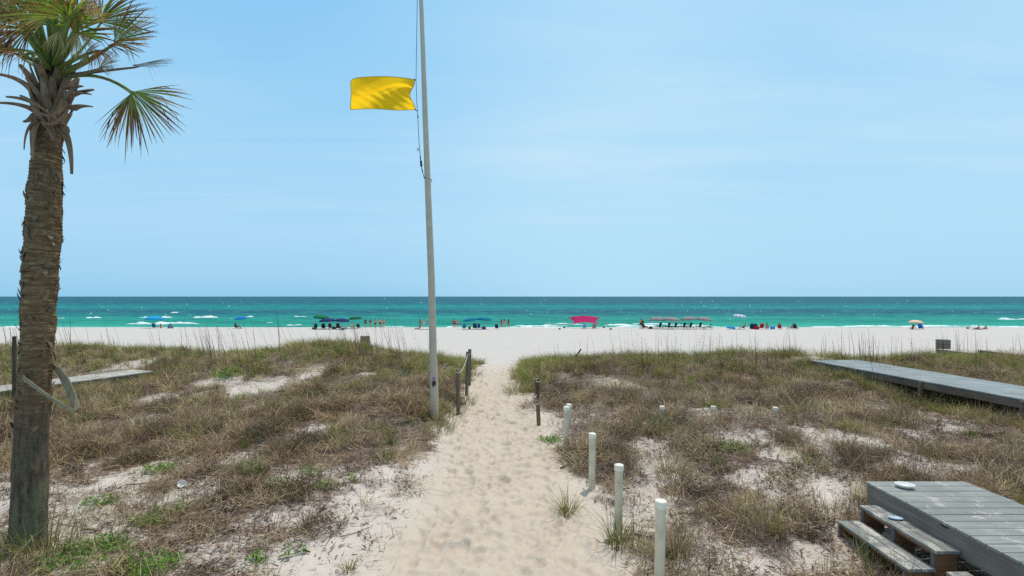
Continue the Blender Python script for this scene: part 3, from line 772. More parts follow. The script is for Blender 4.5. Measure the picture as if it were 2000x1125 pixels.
M_weed = leafmat('weed_leaves', .25, .45)
WEED = [lin(96, 140, 44), lin(112, 150, 54), lin(80, 122, 40), lin(134, 160, 70)]
SAGE = [lin(120, 140, 112), lin(104, 128, 100), lin(134, 152, 122)]
def weed(label, px, py, rad, n, pal=WEED, h=.16, leaf=.05):
    g = gnd(px, py)
    V = []; Q = []; C = []; 
    m = max(10, n // 5); sa = rng.uniform(0, 6.28, m); ks = rng.integers(0, m, n)
    a = sa[ks] + rng.normal(0, .05, n); r = .95 * rad * np.sqrt(rng.uniform(0, 1, n))
    xs = r * np.cos(a) * 1.2; ys = r * np.sin(a) * .9
    lump = (.45 + .9 * fbm(xs * 9 + px, ys * 9 + py, 5, 2)) * (1 - .6 * (r / rad) ** 2)
    zs = .5 * (T(xs + g.x, ys + g.y) - g.z) + h * rng.uniform(.1, 1, n) * lump
    c = pick(pal, n, .15)
    V, Q, C = blades(np.stack([xs, ys, zs], 1), rng.uniform(0, 6.28, n), leaf * rng.uniform(.6, 1.3, n), rng.uniform(.5, 1.3, n), rng.uniform(0, .9, n), leaf * rng.uniform(.4, .6, n), c * .9, c * 1.1, seg=3)
    # runner stems
    st = blades(np.stack([np.zeros(m), np.zeros(m), np.full(m, .02)], 1), sa, np.full(m, rad * 1.2), np.full(m, 1.45), np.full(m, .12), np.full(m, .010), pick(pal, m) * .8, pick(pal, m), seg=4, roll=np.zeros(m))
    V = np.concatenate([V, st[0]]); Q = np.concatenate([Q, st[1] + len(C)]); C = np.concatenate([C, st[2]])
    o = np_obj('leafy_weed', V, Q, M_weed, C=np.clip(C, 0, .9)); o.location = g
    tag(o, label, 'weed', 'low green weeds in the sand')
for w in [('bright green leafy weed mat at the bottom edge right of the palm', 285, 1112, .36, 520), ('broad spreading green weed mat beside the palm foot', 160, 1088, .5, 420), ('small green weed on the left side of the big weed mat', 205, 1068, .26, 160),
          ('bushy green weed in the brown litter left of the path', 310, 920, .3, 230), ('low green weed beside the dry roots near the palm', 195, 985, .24, 150), ('sparse green weed in the middle of the left sand', 330, 1000, .24, 140), ('yellow green weed right of the sparse weed', 300, 1018, .14, 70), ('green weed near a dry stick on left sand', 275, 1030, .18, 90),
          ('bright weed patch right of the palm trunk under the strap', 110, 870, .38, 220), ('green weed patch in front of the white plank debris', 160, 882, .34, 170), ('pale green weed close to the drooping thatch mound', 480, 920, .26, 110), ('green weed by the bare sand left of the path', 600, 930, .26, 120), ('green weed at the edge of litter left of path', 640, 955, .18, 70), ('small weed alone on bare sand near the path', 500, 1100, .12, 60), ('thin weed on sand near bottom left of path', 575, 1085, .13, 50), ('little weed between litter and path', 690, 940, .14, 50), ('weed below the flag shadow in litter', 545, 950, .2, 90), ('weed on top of the left litter slope', 205, 875, .25, 100)]:
    weed(*w)
for w in [('dark green bushy weed at the right path edge below the white post pair', 1073, 862, .28, 240), ('bright green weed patch on the right dune behind the bare hollow', 1435, 878, .34, 190), ('green weed far right between twigs', 1975, 820, .3, 140), ('small green weed on bare sand below the boardwalk', 1622, 765, .3, 120), ('green weed beneath the boardwalk shade', 1720, 880, .24, 90)]:
    weed(*w)
for w in [('sage green low shrub in front of the boardwalk', 1572, 795, .4, 260), ('sage green shrub near the half buried white post', 1290, 832, .3, 170), ('sage green tuft on right path bank', 1135, 910, .22, 130), ('grey green shrub patch on left dune centre', 585, 805, .4, 180), ('grey green shrub beside the flagpole', 790, 735, .35, 160), ('sage shrub above the right bare sand', 1350, 828, .3, 150)]:
    weed(*w, pal=SAGE, h=.22, leaf=.06)
weed('bright green shrub tuft on the far left dune slope', 450, 735, .5, 260, WEED, .35, .09)

# ------------------------------------------------------------------ palm tree
def bark_mat():
    m, nt, bs = new_mat('palm_bark')
    v = scaled(nt, 5, 5, 26); f = noise(nt, v, 1.0, 6, .7, .6)
    g = noise(nt, scaled(nt, 26, 26, 6), 1.0, 6, .65)
    col = ramp(nt, f, [(.32, lin(62, 44, 30)), (.5, lin(116, 90, 62)), (.66, lin(164, 136, 102))])
    col = mixc(nt, ramp(nt, g, [(.4, (0, 0, 0)), (.65, (.65, .65, .65))]), col, lin(96, 80, 64))
    tc = nd(nt, 'ShaderNodeTexCoord'); sp = nd(nt, 'ShaderNodeSeparateXYZ'); nt.links.new(tc.outputs['Object'], sp.inputs[0])
    low = nd(nt, 'ShaderNodeMapRange'); low.inputs[1].default_value = 2.4; low.inputs[2].default_value = 1.5; nt.links.new(sp.outputs['Z'], low.inputs[0])
    old = mixc(nt, ramp(nt, noise(nt, scaled(nt, 18, 18, 4.5), 1, 7, .7), [(.35, (0, 0, 0)), (.7, (1, 1, 1))]), lin(62, 52, 42), lin(122, 106, 88))
    col = mixc(nt, low.outputs[0], col, old)
    # lichen: a pale green stain with its own ragged outline on the lower trunk
    n3 = noise(nt, scaled(nt, 3.2, 3.2, 1.1), 1.3, 6, .7)
    zz = nd(nt, 'ShaderNodeMapRange', interpolation_type='SMOOTHSTEP'); zz.inputs[1].default_value = 1.65; zz.inputs[2].default_value = .9; nt.links.new(sp.outputs['Z'], zz.inputs[0])
    ml = nd(nt, 'ShaderNodeMath', operation='MULTIPLY'); nt.links.new(zz.outputs[0], ml.inputs[0])
    nt.links.new(ramp(nt, n3, [(.46, (0, 0, 0)), (.62, (.8, .8, .8))]), ml.inputs[1])
    col = mixc(nt, ml.outputs[0], col, lin(112, 122, 94))
    nt.links.new(col, bs.inputs['Base Color']); bs.inputs['Roughness'].default_value = .9; bs.inputs['Specular IOR Level'].default_value = .15
    bump(nt, bs, f, .9, .02)
    return m
M_bark = bark_mat()
PD_ = 6.6
tr = [(52, 1100, 82), (54, 1060, 80), (57, 960, 76), (59, 880, 74), (65, 780, 71), (70, 700, 69), (75, 600, 71), (80, 520, 73), (85, 430, 74), (89, 350, 70), (93, 290, 60), (97, 250, 52), (100, 215, 50), (102, 170, 46), (104, 130, 30)]
ptsw = [at(a, b, PD_) for a, b, c in tr]; rads = [c / 2 * PD_ / F * .735 for a, b, c in tr]      # off-axis cylinders look wider
base = Vector((ptsw[0].x, PD_, Tz(ptsw[0].x, PD_) - .05))
palm = empty('palm_tree', base); tag(palm, 'tall palm with shaggy brown trunk and wind torn fan fronds at left', 'palm tree')
nr, na = 520, 64
zq = np.linspace(ptsw[0].z - .1, ptsw[-1].z, nr)
pz = np.array([p.z for p in ptsw]); cxq = np.interp(zq, pz, [p.x for p in ptsw]); rq = np.interp(zq, pz, rads)
k = np.ones(25) / 25
cxq[12:-12] = np.convolve(cxq, k, 'valid'); rq[12:-12] = np.convolve(rq, k, 'valid')
A = np.linspace(0, 2 * np.pi, na, endpoint=False)
AA, ZZ = np.meshgrid(A, zq); CX = np.repeat(cxq[:, None], na, 1); RQ = np.repeat(rq[:, None], na, 1)
warp = fbm(AA * 1.6, ZZ * 2.2, 301, 3) * .5 + np.sin(AA) * .02
ringp = (ZZ + warp * .18) * 24
ring = np.abs(((ringp) % 1) - .5) * 2
amp = sstep(4.2, 5.6, ZZ) * .9 + .25
dsp = -.010 * (1 - ring) ** 3 * amp + (fbm(np.cos(AA) * 3 + 5, ZZ * 9 + np.sin(AA) * 3, 311, 4) - .5) * .028 * amp + (fbm(AA * 9, ZZ * 1.2, 317, 3) - .5) * .02
# ragged steps where old leaf bases broke away
st = np.floor(ringp / 3 + fbm(AA * 2.0, ZZ * 3, 331, 3) * 2.2)
hsh = ((st.astype(np.int64) * 7919 + (np.floor(AA * 2.2 + st * 1.3).astype(np.int64)) * 104729) % 97) / 97.0
dsp = dsp + (hsh > .80) * .009 * sstep(4.6, 5.6, ZZ)
rr = RQ + dsp + (fbm(AA * .8 + 3, ZZ * 1.1, 341, 2) - .5) * .02 + (fbm(np.cos(AA) * 1.5 + 9, ZZ * 3.2, 343, 2) - .5) * .025; rr = rr * (1 + .10 * np.exp(-((ZZ - base.z) / .18) ** 2))
Vt = np.stack([CX + rr * np.cos(AA) - base.x, rr * np.sin(AA), ZZ - base.z], -1).reshape(-1, 3)
ii = np.arange(nr - 1)[:, None] * na + np.arange(na)[None, :]; jj = np.arange(nr - 1)[:, None] * na + (np.arange(na)[None, :] + 1) % na
Qt = np.stack([ii.ravel(), jj.ravel(), jj.ravel() + na, ii.ravel() + na], 1)
np_obj('trunk', Vt, Qt, M_bark, parent=palm, smooth=True)
def trunk_at(z):
    return float(np.interp(z, zq, cxq)), float(np.interp(z, zq, rq))
# loose bark flakes standing off the trunk
fl = MB()
M_flake = simple('bark_flake', lin(112, 92, 74), .9, .3, 30, .6)
g = random.Random(5)
for i in range(190):
    z = g.uniform(4.2, 8.2); a = g.uniform(0, 2 * math.pi); cx, r = trunk_at(z)
    L = g.uniform(.04, .13); w = g.uniform(.012, .042); out = g.uniform(.006, .05)
    ca, sa = math.cos(a), math.sin(a)
    def P(rad, dz, sd): return (cx + (r + rad) * ca - sa * sd - base.x, (r + rad) * sa + ca * sd, z + dz - base.z)
    s = g.choice((1, -1, 1)); t = .006
    fl.add([P(-.008, 0, -w), P(-.008, 0, w), P(out * .6, s * L * .6, w * .8), P(out * .6, s * L * .6, -w * .7), P(out, s * L, w * .1), P(-.008 + t, 0, -w), P(-.008 + t, 0, w), P(out * .6 + t, s * L * .6, w * .8), P(out * .6 + t, s * L * .6, -w * .7)],
           [(0, 1, 2, 3), (3, 2, 4), (8, 7, 6, 5), (4, 7, 8)])
o = fl.build('bark_flakes', M_flake, palm); o['kind'] = 'stuff'

M_frond = leafmat('frond_leaf', .45, .4)
M_boot = wood('leaf_base_fibre', lin(104, 78, 58), lin(178, 150, 120), 2, scale=1.2)
M_petiole = leafmat('petiole_skin', .05, .4)
OLIVE = [lin(118, 142, 46), lin(142, 160, 58), lin(166, 172, 76), lin(98, 124, 42)]
RUST = [lin(164, 108, 60), lin(132, 84, 52), lin(190, 150, 96), lin(116, 74, 48)]
GREY = [lin(150, 136, 118), lin(128, 114, 98), lin(112, 98, 84)]
def frond(base_w, mid_w, hub_w, axis, normal, n, L, spread, droop, pal, tip, greenlen=.65, width=.034, split=.34, petw=.022, petcol=None, seed=0):
    g = np.random.default_rng(1000 + seed)
    axis = Vector(axis).normalized(); normal = Vector(normal); normal = (normal - axis * normal.dot(axis)).normalized(); side = axis.cross(normal)
    fr = MB()
    seg = 7
    for i in range(n):
        u = i / (n - 1) * 2 - 1
        th = u * spread + g.normal(0, .03)
        d = axis * math.cos(th) + side * math.sin(th)
        l = L * (1 - .28 * abs(u) ** 2) * g.uniform(.82, 1.06)
        if g.random() < .12: l *= g.uniform(.5, .8)
        wd = side * math.cos(th) - axis * math.sin(th)
        wig = g.normal(0, .10); drp = droop * g.uniform(.6, 1.5); br = g.uniform(.55, .9) if g.random() < .25 else 2
        cb = pal[g.integers(len(pal))]; ct = tip[g.integers(len(tip))]; gl = greenlen + g.normal(0, .16)
        dead = g.random() < .12
        vs = []; cs = []; fs = []
        for k in range(seg + 1):
            t = k / seg
            w_ = min(2 * spread / n * t * l * .62, width * .5)
            if t > split: w_ = w_ * (1 - .95 * ((t - split) / (1 - split)) ** 1.3)
            w_ = max(w_, .0012)
            p = d * (l * t) + wd * (wig * l * t * t * .5) + Vector((0, 0, -1)) * (drp * l * t ** 2.2) + normal * (math.cos(th) * .06 * l * (1 - t))
            if t > br: p += Vector((0, 0, -1)) * (t - br) * l * .9 - d * (t - br) * l * .5
            f = w_ * .55
            vs += [p - wd * w_ + normal * f, p, p + wd * w_ + normal * f]
            m = 0 if t < gl - .12 else (1 if t > gl + .12 else (t - gl + .12) / .24)
            if dead: m = max(m, .8)
            c = tuple((a * (1 - m) + b * m) * (1 + .12 * math.sin(k * 3.1 + i)) for a, b in zip(cb, ct)); cs += [c, tuple(x * .9 for x in c), c]
            if k:
                o_ = (k - 1) * 3
                fs += [(o_, o_ + 1, o_ + 4, o_ + 3), (o_ + 1, o_ + 2, o_ + 5, o_ + 4)]
        fr.add(vs, fs, 0, cs)
    fo = fr.build('frond', M_frond, palm, col=True); fo.location = Vector(hub_w) - base
    pm = MB(); pc = petcol or lin(118, 132, 62)
    b, mdl, h = Vector(base_w), Vector(mid_w), Vector(hub_w)
    P = []
    for k in range(11):
        t = k / 10; P.append(b * (1 - t) ** 2 + mdl * 2 * t * (1 - t) + h * t * t - h)
    P.append(axis * L * .22)
    cols = []
    for k in range(12):
        t = k / 11; cols += [tuple(x * (1 - .25 * (1 - t)) for x in pc)] * 7
    pm.tube(P, [petw * (1.7 - 1.0 * k / 11) for k in range(11)] + [.004], 7, flat=.6, col=cols)
    pm.build('petiole', M_petiole, fo, smooth=True, col=True)
    return fo
crown = at(102, 150, PD_)
def pa(px, py, dy=0.0): return at(px, py, PD_ + dy)
CAM = Vector((0, -1, 0))
MIX = OLIVE[:2] + [lin(150, 150, 70)]
frond(pa(112, 158), pa(190, 128, .1), pa(260, 181, -.15), (.62, -.15, -.72), (.15, -1, .25), 62, .80, 1.30, .10, OLIVE, RUST, .5, width=.042, seed=1)
frond(pa(112, 158), pa(190, 128, .1), pa(258, 184, -.05), (-.05, -.1, -1), (.4, -1, .1), 34, .52, .5, .05, RUST[:2] + OLIVE[:1], RUST, .4, width=.036, seed=24)
frond(pa(112, 150), pa(185, 140, .0), pa(262, 132, .1), (1, .0, .20), (.1, -.8, .8), 40, .54, .42, .05, GREY, GREY, .3, width=.055, petcol=lin(120, 106, 84), seed=2)
frond(pa(110, 145), pa(170, 122), pa(226, 84, -.1), (.80, -.1, .60), (.0, -1, .3), 46, .66, 1.15, .03, MIX, RUST, .55, width=.042, seed=3)
frond(pa(112, 148), pa(170, 126, -.1), pa(214, 92, -.2), (.85, -.2, .05), (.0, -1, .5), 30, .48, .7, .12, RUST, RUST, .3, width=.042, seed=23)
frond(pa(110, 150), pa(160, 146), pa(196, 134, -.2), (.75, -.2, .35), (0, -1, .4), 40, .36, 1.0, .10, GREY, [lin(190, 178, 158)], .3, petcol=lin(130, 116, 94), seed=4)
frond(pa(100, 140), pa(72, 118), pa(30, 98, -.1), (-.9, -.2, .10), (.1, -1, .5), 30, .5, .75, .25, OLIVE, RUST, .4, seed=5)
frond(pa(98, 140), pa(60, 80, -.2), pa(28, 22, -.5), (-.75, -.3, -.30), (.2, -1, .3), 34, .62, 1.0, .3, MIX, RUST, .45, seed=6)
frond(pa(104, 130), pa(108, 90, -.3), pa(112, 52, -.5), (.05, -.35, .9), (0, -1, -.2), 44, .95, 1.45, .05, OLIVE, OLIVE + RUST[:1], .8, seed=7)
frond(pa(106, 135), pa(140, 95, -.1), pa(152, 66, -.5), (.45, -.4, .75), (0, -1, .1), 40, .8, 1.3, .1, OLIVE, RUST, .7, seed=8)
frond(pa(100, 135), pa(80, 90, -.1), pa(70, 60, -.45), (-.35, -.3, .8), (0, -1, .0), 40, .85, 1.3, .1, OLIVE, OLIVE + RUST, .7, seed=9)
frond(pa(105, 140), pa(150, 120, .3), pa(196, 46, .5), (.7, .4, .7), (.2, -1, .3), 38, .8, 1.2, .12, OLIVE, RUST[:2], .65, seed=10)
frond(pa(108, 140), pa(150, 60, .4), pa(175, -25, .4), (.55, .2, .8), (-.2, -1, .3), 40, .9, 1.3, .1, OLIVE, RUST, .7, seed=11)
frond(pa(104, 140), pa(110, 70, .3), pa(90, -20, .4), (-.05, .2, 1), (0, -1, .2), 42, 1.0, 1.4, .08, OLIVE, OLIVE, .8, seed=12)
frond(pa(100, 140), pa(60, 80, .3), pa(10, 20, .5), (-.7, .4, .6), (0, -1, .3), 38, .85, 1.2, .12, OLIVE, RUST, .6, seed=13)
frond(pa(98, 145), pa(50, 120, .4), pa(-15, 75, .5), (-.9, .3, .2), (0, -1, .6), 34, .75, 1.1, .2, MIX, RUST, .55, seed=14)
frond(pa(112, 146), pa(160, 132, -.2), pa(170, 112, -.5), (.55, -.5, .2), (.1, -.8, .5), 30, .42, 1.0, .25, MIX, RUST + GREY, .4, seed=15)
frond(pa(100, 140), pa(85, 120, -.4), pa(72, 105, -.7), (-.3, -.6, -.1), (0, -.7, .7), 30, .45, 1.1, .25, OLIVE, RUST, .6, seed=16)
frond(pa(105, 135), pa(120, 100, -.5), pa(135, 40, -.9), (.3, -.7, .1), (0, -.5, .8), 40, .7, 1.2, .25, OLIVE, [lin(190, 170, 110)] + RUST, .6, seed=17)
frond(pa(102, 135), pa(80, 60, -.5), pa(60, 12, -.8), (-.5, -.6, .3), (0, -.6, .8), 40, .75, 1.2, .2, OLIVE, RUST, .6, seed=18)
for k, (hx, hy, ax, az_, L_, pal_) in enumerate([(152, 66, .35, -.5, .36, 'S'), (118, 62, .1, -.5, .28, 'S'), (188, 100, .5, -.3, .36, 'R'), (60, 62, -.4, -.5, .5, 'M'), (36, 62, -.6, -.5, .5, 'R'), (14, 100, -.9, .0, .6, 'M'), (150, 30, .5, .0, .6, 'M'), (92, 40, -.2, -.1, .6, 'M')]):
    pl = {'S': [lin(206, 186, 136), lin(184, 156, 106)], 'R': RUST, 'M': MIX}[pal_]
    frond(pa(104, 140), pa((104 + hx) / 2, min(hy, 110) + 12, -.3), pa(hx, hy, -.55 - .05 * k), (ax, -.35, az_), (.1, -1, .4), 30, L_, .8, .3, pl, pl if pal_ != 'M' else RUST, .5, width=.04, seed=60 + k)
for k in range(8):
    a = k * 2.4; e = 1.0 + .4 * random.random()
    d = Vector((math.cos(a) * math.cos(e), math.sin(a) * math.cos(e), math.sin(e)))
    hub = crown + d * random.uniform(1.0, 1.5)
    frond(crown, crown + d * .5 + Vector((0, 0, .15)), hub, d + Vector((0, 0, .2)), (-d.y, -1 if abs(d.x) > .3 else -.4, .3), 40, 1.0, 1.35, .1, OLIVE, OLIVE + RUST[:1], .75, seed=30 + k)

def boot(pts, w0, w1, tilt=0.0, name='leaf_base', col=None):
    """an old leaf stalk: a curved tapering slab"""
    m = MB(); n = 8; P = []
    a, b, c = [Vector(p) for p in pts]
    for k in range(n + 1):
        t = k / n; P.append(a * (1 - t) ** 2 + b * 2 * t * (1 - t) + c * t * t - base)
    m.tube(P, [w0 * (1 - t) + w1 * t for t in [k / n for k in range(n + 1)]], 8, flat=.38)
    return m.build(name, col or M_boot, palm, smooth=True)
g = random.Random(21)
for i in range(30):
    a = i * 2.399; lv = i / 29
    z0 = at(0, 252 - 100 * lv, PD_).z; cx, r = trunk_at(z0)
    rad = r + .01; ca, sa = math.cos(a), math.sin(a)
    L = g.uniform(.22, .40); outw = g.uniform(.10, .22)
    p0 = Vector((cx + ca * rad * .7, PD_ + sa * rad * .7, z0 - .05)); p1 = p0 + Vector((ca * .08, sa * .08, L * .45)); p2 = p0 + Vector((ca * outw, sa * outw, L))
    boot((p0, p1, p2), .07, .024)
for q in [((128, 190), (150, 180), (182, 175)), ((128, 184), (150, 178), (176, 184)), ((130, 172), (145, 168), (160, 168)), ((126, 200), (140, 190), (152, 152)), ((140, 212), (155, 204), (179, 208)),
          ((66, 180), (40, 150), (-4, 145)), ((68, 216), (40, 200), (-6, 201)), ((80, 206), (45, 190), (12, 189)), ((72, 224), (60, 236), (46, 238)), ((70, 170), (60, 150), (38, 126))]:
    (a0, b0), (a1, b1), (a2, b2) = q
    boot((pa(a0, b0, -.12), pa(a1, b1, -.28), pa(a2, b2, -.34)), .065, .022)
for q in [((118, 236), (70, 200), (46, 190), -.30), ((84, 222), (112, 240), (126, 196), -.32), ((130, 220), (110, 250), (88, 240), -.26)]:
    boot((pa(*q[0], q[3]), pa(*q[1], q[3] - .05), pa(*q[2], q[3])), .05, .05)
for q in [((72, 236), (48, 244), (47, 292)), ((70, 238), (60, 260), (65, 312)), ((120, 250), (140, 270), (140, 340)), ((92, 244), (104, 256), (104, 276)), ((124, 246), (134, 262), (126, 258))]:
    (a0, b0), (a1, b1), (a2, b2) = q
    boot((pa(a0, b0, -.18), pa(a1, b1, -.26), pa(a2, b2, -.24)), .055, .016)

# strap looped round the trunk
M_strap = simple('grey_webbing', lin(134, 124, 100), .85, .3, 14, .3)
def ribbon(pts, ws, th, name, m, label=None, cat=None):
    mb = MB(); vs = []; n = len(pts)
    for i, (p, up) in enumerate(pts):
        w = ws[i]
        p = Vector(p); d = (Vector(pts[min(i + 1, n - 1)][0]) - Vector(pts[max(i - 1, 0)][0])).normalized(); u = Vector(up); u = (u - d * u.dot(d)).normalized(); nn = d.cross(u)
        vs += [p - u * w / 2 - nn * th, p + u * w / 2 - nn * th, p + u * w / 2 + nn * th, p - u * w / 2 + nn * th]
    fs = [(i * 4 + a, i * 4 + (a + 1) % 4, i * 4 + 4 + (a + 1) % 4, i * 4 + 4 + a) for i in range(n - 1) for a in range(4)] + [(3, 2, 1, 0), tuple((n - 1) * 4 + a for a in range(4))]
    mb.add(vs, fs)
    o = mb.build(name, m)
    if label: tag(o, label, cat)
    return o
sp_ = [pa(34, 712, .12), pa(36, 724, -.10), pa(50, 742, -.22), pa(75, 760, -.26), pa(100, 778, -.34), pa(125, 793, -.33), pa(146, 804, -.30), pa(151, 797, -.24), pa(142, 776, -.15), pa(130, 748, -.05), pa(116, 726, .05), pa(105, 716, .12)]
ups = [(0, 0, 1)] * 6 + [(.4, .2, 1), (1, .2, .3), (1, -.2, .5), (1, -.3, .5), (1, -.3, .6), (.6, -.2, .8)]
ribbon(list(zip(sp_, ups)), [.075, .07, .06, .045, .04, .04, .05, .07, .11, .13, .10, .05], .004, 'strap', M_strap, 'wide pale grey strap hanging in a loose loop round the palm trunk', 'strap')

# ------------------------------------------------------------------ flagpole and flag
M_polepaint = simple('pole_paint', lin(188, 175, 154), .45, .1, 6, .08)
M_rope = simple('old_rope', lin(176, 168, 150), .9, .2, 60, .4)
M_darkrope = simple('dark_cord', lin(70, 72, 82), .8, .2, 60, .2)
M_dark = simple('dark_metal', lin(48, 48, 52), .5, .2, 30, .1)
M_steel = simple('dull_steel', lin(150, 150, 150), .4, .15, 30, .1, .6)
FD = 13.4
pb = at(849, 833, FD); pb.z = Tz(pb.x, FD) - .1
pole = empty('flagpole', pb); tag(pole, 'tall leaning off white flagpole beside the sand path', 'flagpole')
pp = [pb, at(848.5, 780, FD), at(846, 690, FD), at(842.5, 540, FD), at(837, 400, FD), at(831, 240, FD), at(825.5, 80, FD), at(822.5, 0, FD), at(819, -110, FD), at(815, -230, FD)]
pw = [17, 16.4, 14.6, 13.6, 12.4, 10.6, 8.8, 7.8, 6.6, 5]
mb = MB(); mb.tube([p - pb for p in pp], [w * FD / F / 2 for w in pw], 24); mb.build('pole', M_polepaint, pole, smooth=True)
mb = MB(); mb.ball(at(815, -236, FD) - pb, .09, 0, 16, 10); mb.build('finial', M_steel, pole, smooth=True)
fy = FD - .05
def seq(l, d=fy): return [at(a, b, d) - pb for a, b in l]
mb = MB(); mb.tube(seq([(812, -220), (814.5, -60), (815, 0), (813.5, 90), (812.5, 156), (814, 200), (815.5, 216), (817, 250), (819, 285)]), .008, 6); mb.build('halyard', M_darkrope, pole, smooth=True)
mb = MB(); mb.tube(seq([(819, 285), (821.5, 308), (823, 325), (826, 338), (829, 349)]), .010, 6); mb.build('halyard', M_darkrope, pole, smooth=True)
mb = MB(); mb.tube(seq([(822, 314), (823, 325)]), .028, 10); mb.build('weight', M_dark, pole, smooth=True)
for (a, b) in [(816, 292), (820.5, 309), (824.5, 333), (816, 228)]:
    mb = MB(); mb.tube(seq([(a - 1.4, b - 3), (a + 1.4, b), (a - .4, b + 3)]), .012, 6); mb.build('snap_hook', M_dark, pole, smooth=True)
lp = []
for k in range(17):
    a = math.pi * (1.15 + 1.7 * k / 16); c = at(836, 352, FD); r = 12.6 * FD / F / 2 + .012
    lp.append(Vector((c.x + r * math.cos(a), FD + r * math.sin(a), c.z - .10 * (k / 16 - .5) * 1.6)) - pb)
mb = MB(); mb.tube([at(828, 344, fy) - pb] + lp, .012, 6); mb.build('tie_rope', M_rope, pole, smooth=True)
c = at(849, 747, FD); r = 15 * FD / F / 2
mb = MB(); mb.box((c.x - pb.x - .045, c.y - pb.y - r - .07, c.z - pb.z - .05), (c.x - pb.x + .045, c.y - pb.y - r + .03, c.z - pb.z + .05)); mb.tube([(c.x - pb.x - .02, c.y - pb.y - r - .07, c.z - pb.z - .09), (c.x - pb.x + .02, c.y - pb.y - r - .07, c.z - pb.z + .09)], .014, 8)
mb.build('cleat', M_dark, pole, bevel=.008)
c = at(848.5, 738, FD)
mb = MB(); mb.box((c.x - pb.x - .03, c.y - pb.y - r - .008, c.z - pb.z - .03), (c.x - pb.x + .03, c.y - pb.y - r + .02, c.z - pb.z + .03)); mb.build('sticker', simple('violet_sticker', lin(170, 80, 190), .5, .1), pole)

def flag_mat():
    m = fabric('yellow_nylon', lin(255, 204, 34), .68, .02)
    nt = m.node_tree; bs = nt.nodes['Principled BSDF']
    return m
M_flag = flag_mat()
NU, NVf = 110, 56
uu, vv = np.meshgrid(np.linspace(0, 1, NU), np.linspace(0, 1, NVf))    # u: hoist->fly, v: top->bottom
TRx, TRy, BRx, BRy, TLx, TLy, BLx, BLy = 810, 155.5, 811, 214, 684, 154, 684, 213.5
cx_ = (1 - vv) * ((1 - uu) * TRx + uu * TLx) + vv * ((1 - uu) * BRx + uu * BLx)
cy_ = (1 - vv) * ((1 - uu) * TRy + uu * TLy) + vv * ((1 - uu) * BRy + uu * BLy)
cx_ = cx_ - 8 * np.sin(np.pi * np.clip(vv * .86 + .06, 0, 1)) ** 1.6 * np.exp(-uu * 9) + 2.0 * np.sin(vv * 9) * np.exp(-uu * 12)
cy_ = cy_ - (1 - vv) * 5.5 * np.sin(np.pi * uu) ** .8 + (1 - vv) ** 2 * 9 * (1 - np.sqrt(1 - np.clip((uu - .90) / .1001, 0, 1) ** 2)) + vv * 1.2 * np.sin(uu * 7)
cx_ = cx_ + 1.6 * np.sin(vv * 2.6 + .4) * uu ** 3
dep = .20 * np.sin(uu * 5.2 + vv * 1.4 + .4) * (.3 + .6 * uu) + .09 * np.sin((uu - vv * .7) * 7 + 1.0) + .16 * (vv - .35) * uu - .12 * np.sin(np.pi * vv) * np.exp(-uu * 4)
dep = dep + .13 * sstep(.40, .52, vv + .24 * np.sin(uu * 3.4 + 1.0)) + .05 * sstep(.25, .33, vv - .30 * uu + .08 * np.sin(uu * 9)) * (1 - uu) + .025 * np.sin((uu * 1.3 + vv) * 24) * np.exp(-((vv - .62) / .22) ** 2) * (1 - .5 * uu) + .03 * np.sin(uu * 30 + vv * 5) * np.exp(-((vv - .97) / .12) ** 2)
Dd = FD - .05 + dep
dep = dep * .75; Dd = FD - .05 + dep
Vf = np.stack([(cx_ - 1000) / F * Dd, Dd, CZ + (HY - cy_) / F * Dd], -1).reshape(-1, 3)
fo = at(811, 185, fy)
o = np_obj('flag', Vf - np.array(fo), grid_quads(NVf, NU), M_flag, smooth=True); o.location = fo
tag(o, 'plain yellow beach warning flag flying stiffly to the left of its pole', 'flag')
G = Vf.reshape(NVf, NU, 3)
edge = [Vector(G[0, i]) - fo for i in range(NU)] + [Vector(G[j, -1]) - fo for j in range(1, NVf)] + [Vector(G[-1, i]) - fo for i in range(NU - 2, -1, -1)] + [Vector(G[j, 0]) - fo for j in range(NVf - 2, 0, -1)]
mb = MB(); mb.tube(edge + edge[:1], .007, 5); mb.build('hem', simple('flag_hem', lin(168, 128, 20), .8, .1), o, smooth=True)
for (i, j, q) in ((0, 0, (812.4, 157)), (-1, 0, (815.3, 217))):
    mb = MB(); mb.tube([Vector(G[i, j]) - fo, at(*q, fy) - fo], .012, 6); mb.ball(Vector(G[i, j]) - fo, .022, 0, 8, 6); mb.build('toggle', M_dark, o, smooth=True)

# ------------------------------------------------------------------ posts
M_post = wood('weathered_post', lin(84, 76, 64), lin(146, 132, 112), 2)
M_postd = wood('dark_post', lin(66, 58, 50), lin(112, 100, 86), 2)
def wood_post(px, ptop, D, wpx, label, lean=(0, 0), m=None, group='old wooden posts along the path', pbot=None):
    t = at(px, ptop, D); b = Vector((t.x + lean[0], D + lean[1], 0)); b.z = Tz(b.x, b.y) - .1
    r = wpx * D / F / 2; mb = MB()
    d = t - b; n = 8; P = [d * (k / n) for k in range(n + 1)]
    mb.tube(P + [d * 1.002], [r * (1 + .04 * math.sin(k * 2.3)) for k in range(n + 1)] + [r * .88], 14)
    o = mb.build('wooden_post', m or M_post, smooth=False, loc=b, bevel=.006); tag(o, label, 'post', group)
    return o, t
pA, tA = wood_post(894, 722, 14.3, 7.5, 'round wooden post nearest the flagpole, rope tied to its top', (.02, 0))
pB, tB = wood_post(913.5, 687, 17.0, 6.6, 'front one of the twin wooden posts on the left of the path', (-.04, 0))
pC, tC = wood_post(917.5, 682, 19.0, 6.6, 'rear taller one of the twin wooden posts on the left of the path', (-.02, 0))
wood_post(1050.5, 790, 13.1, 8, 'short wooden post standing alone on the right side of the path', (.03, 0))
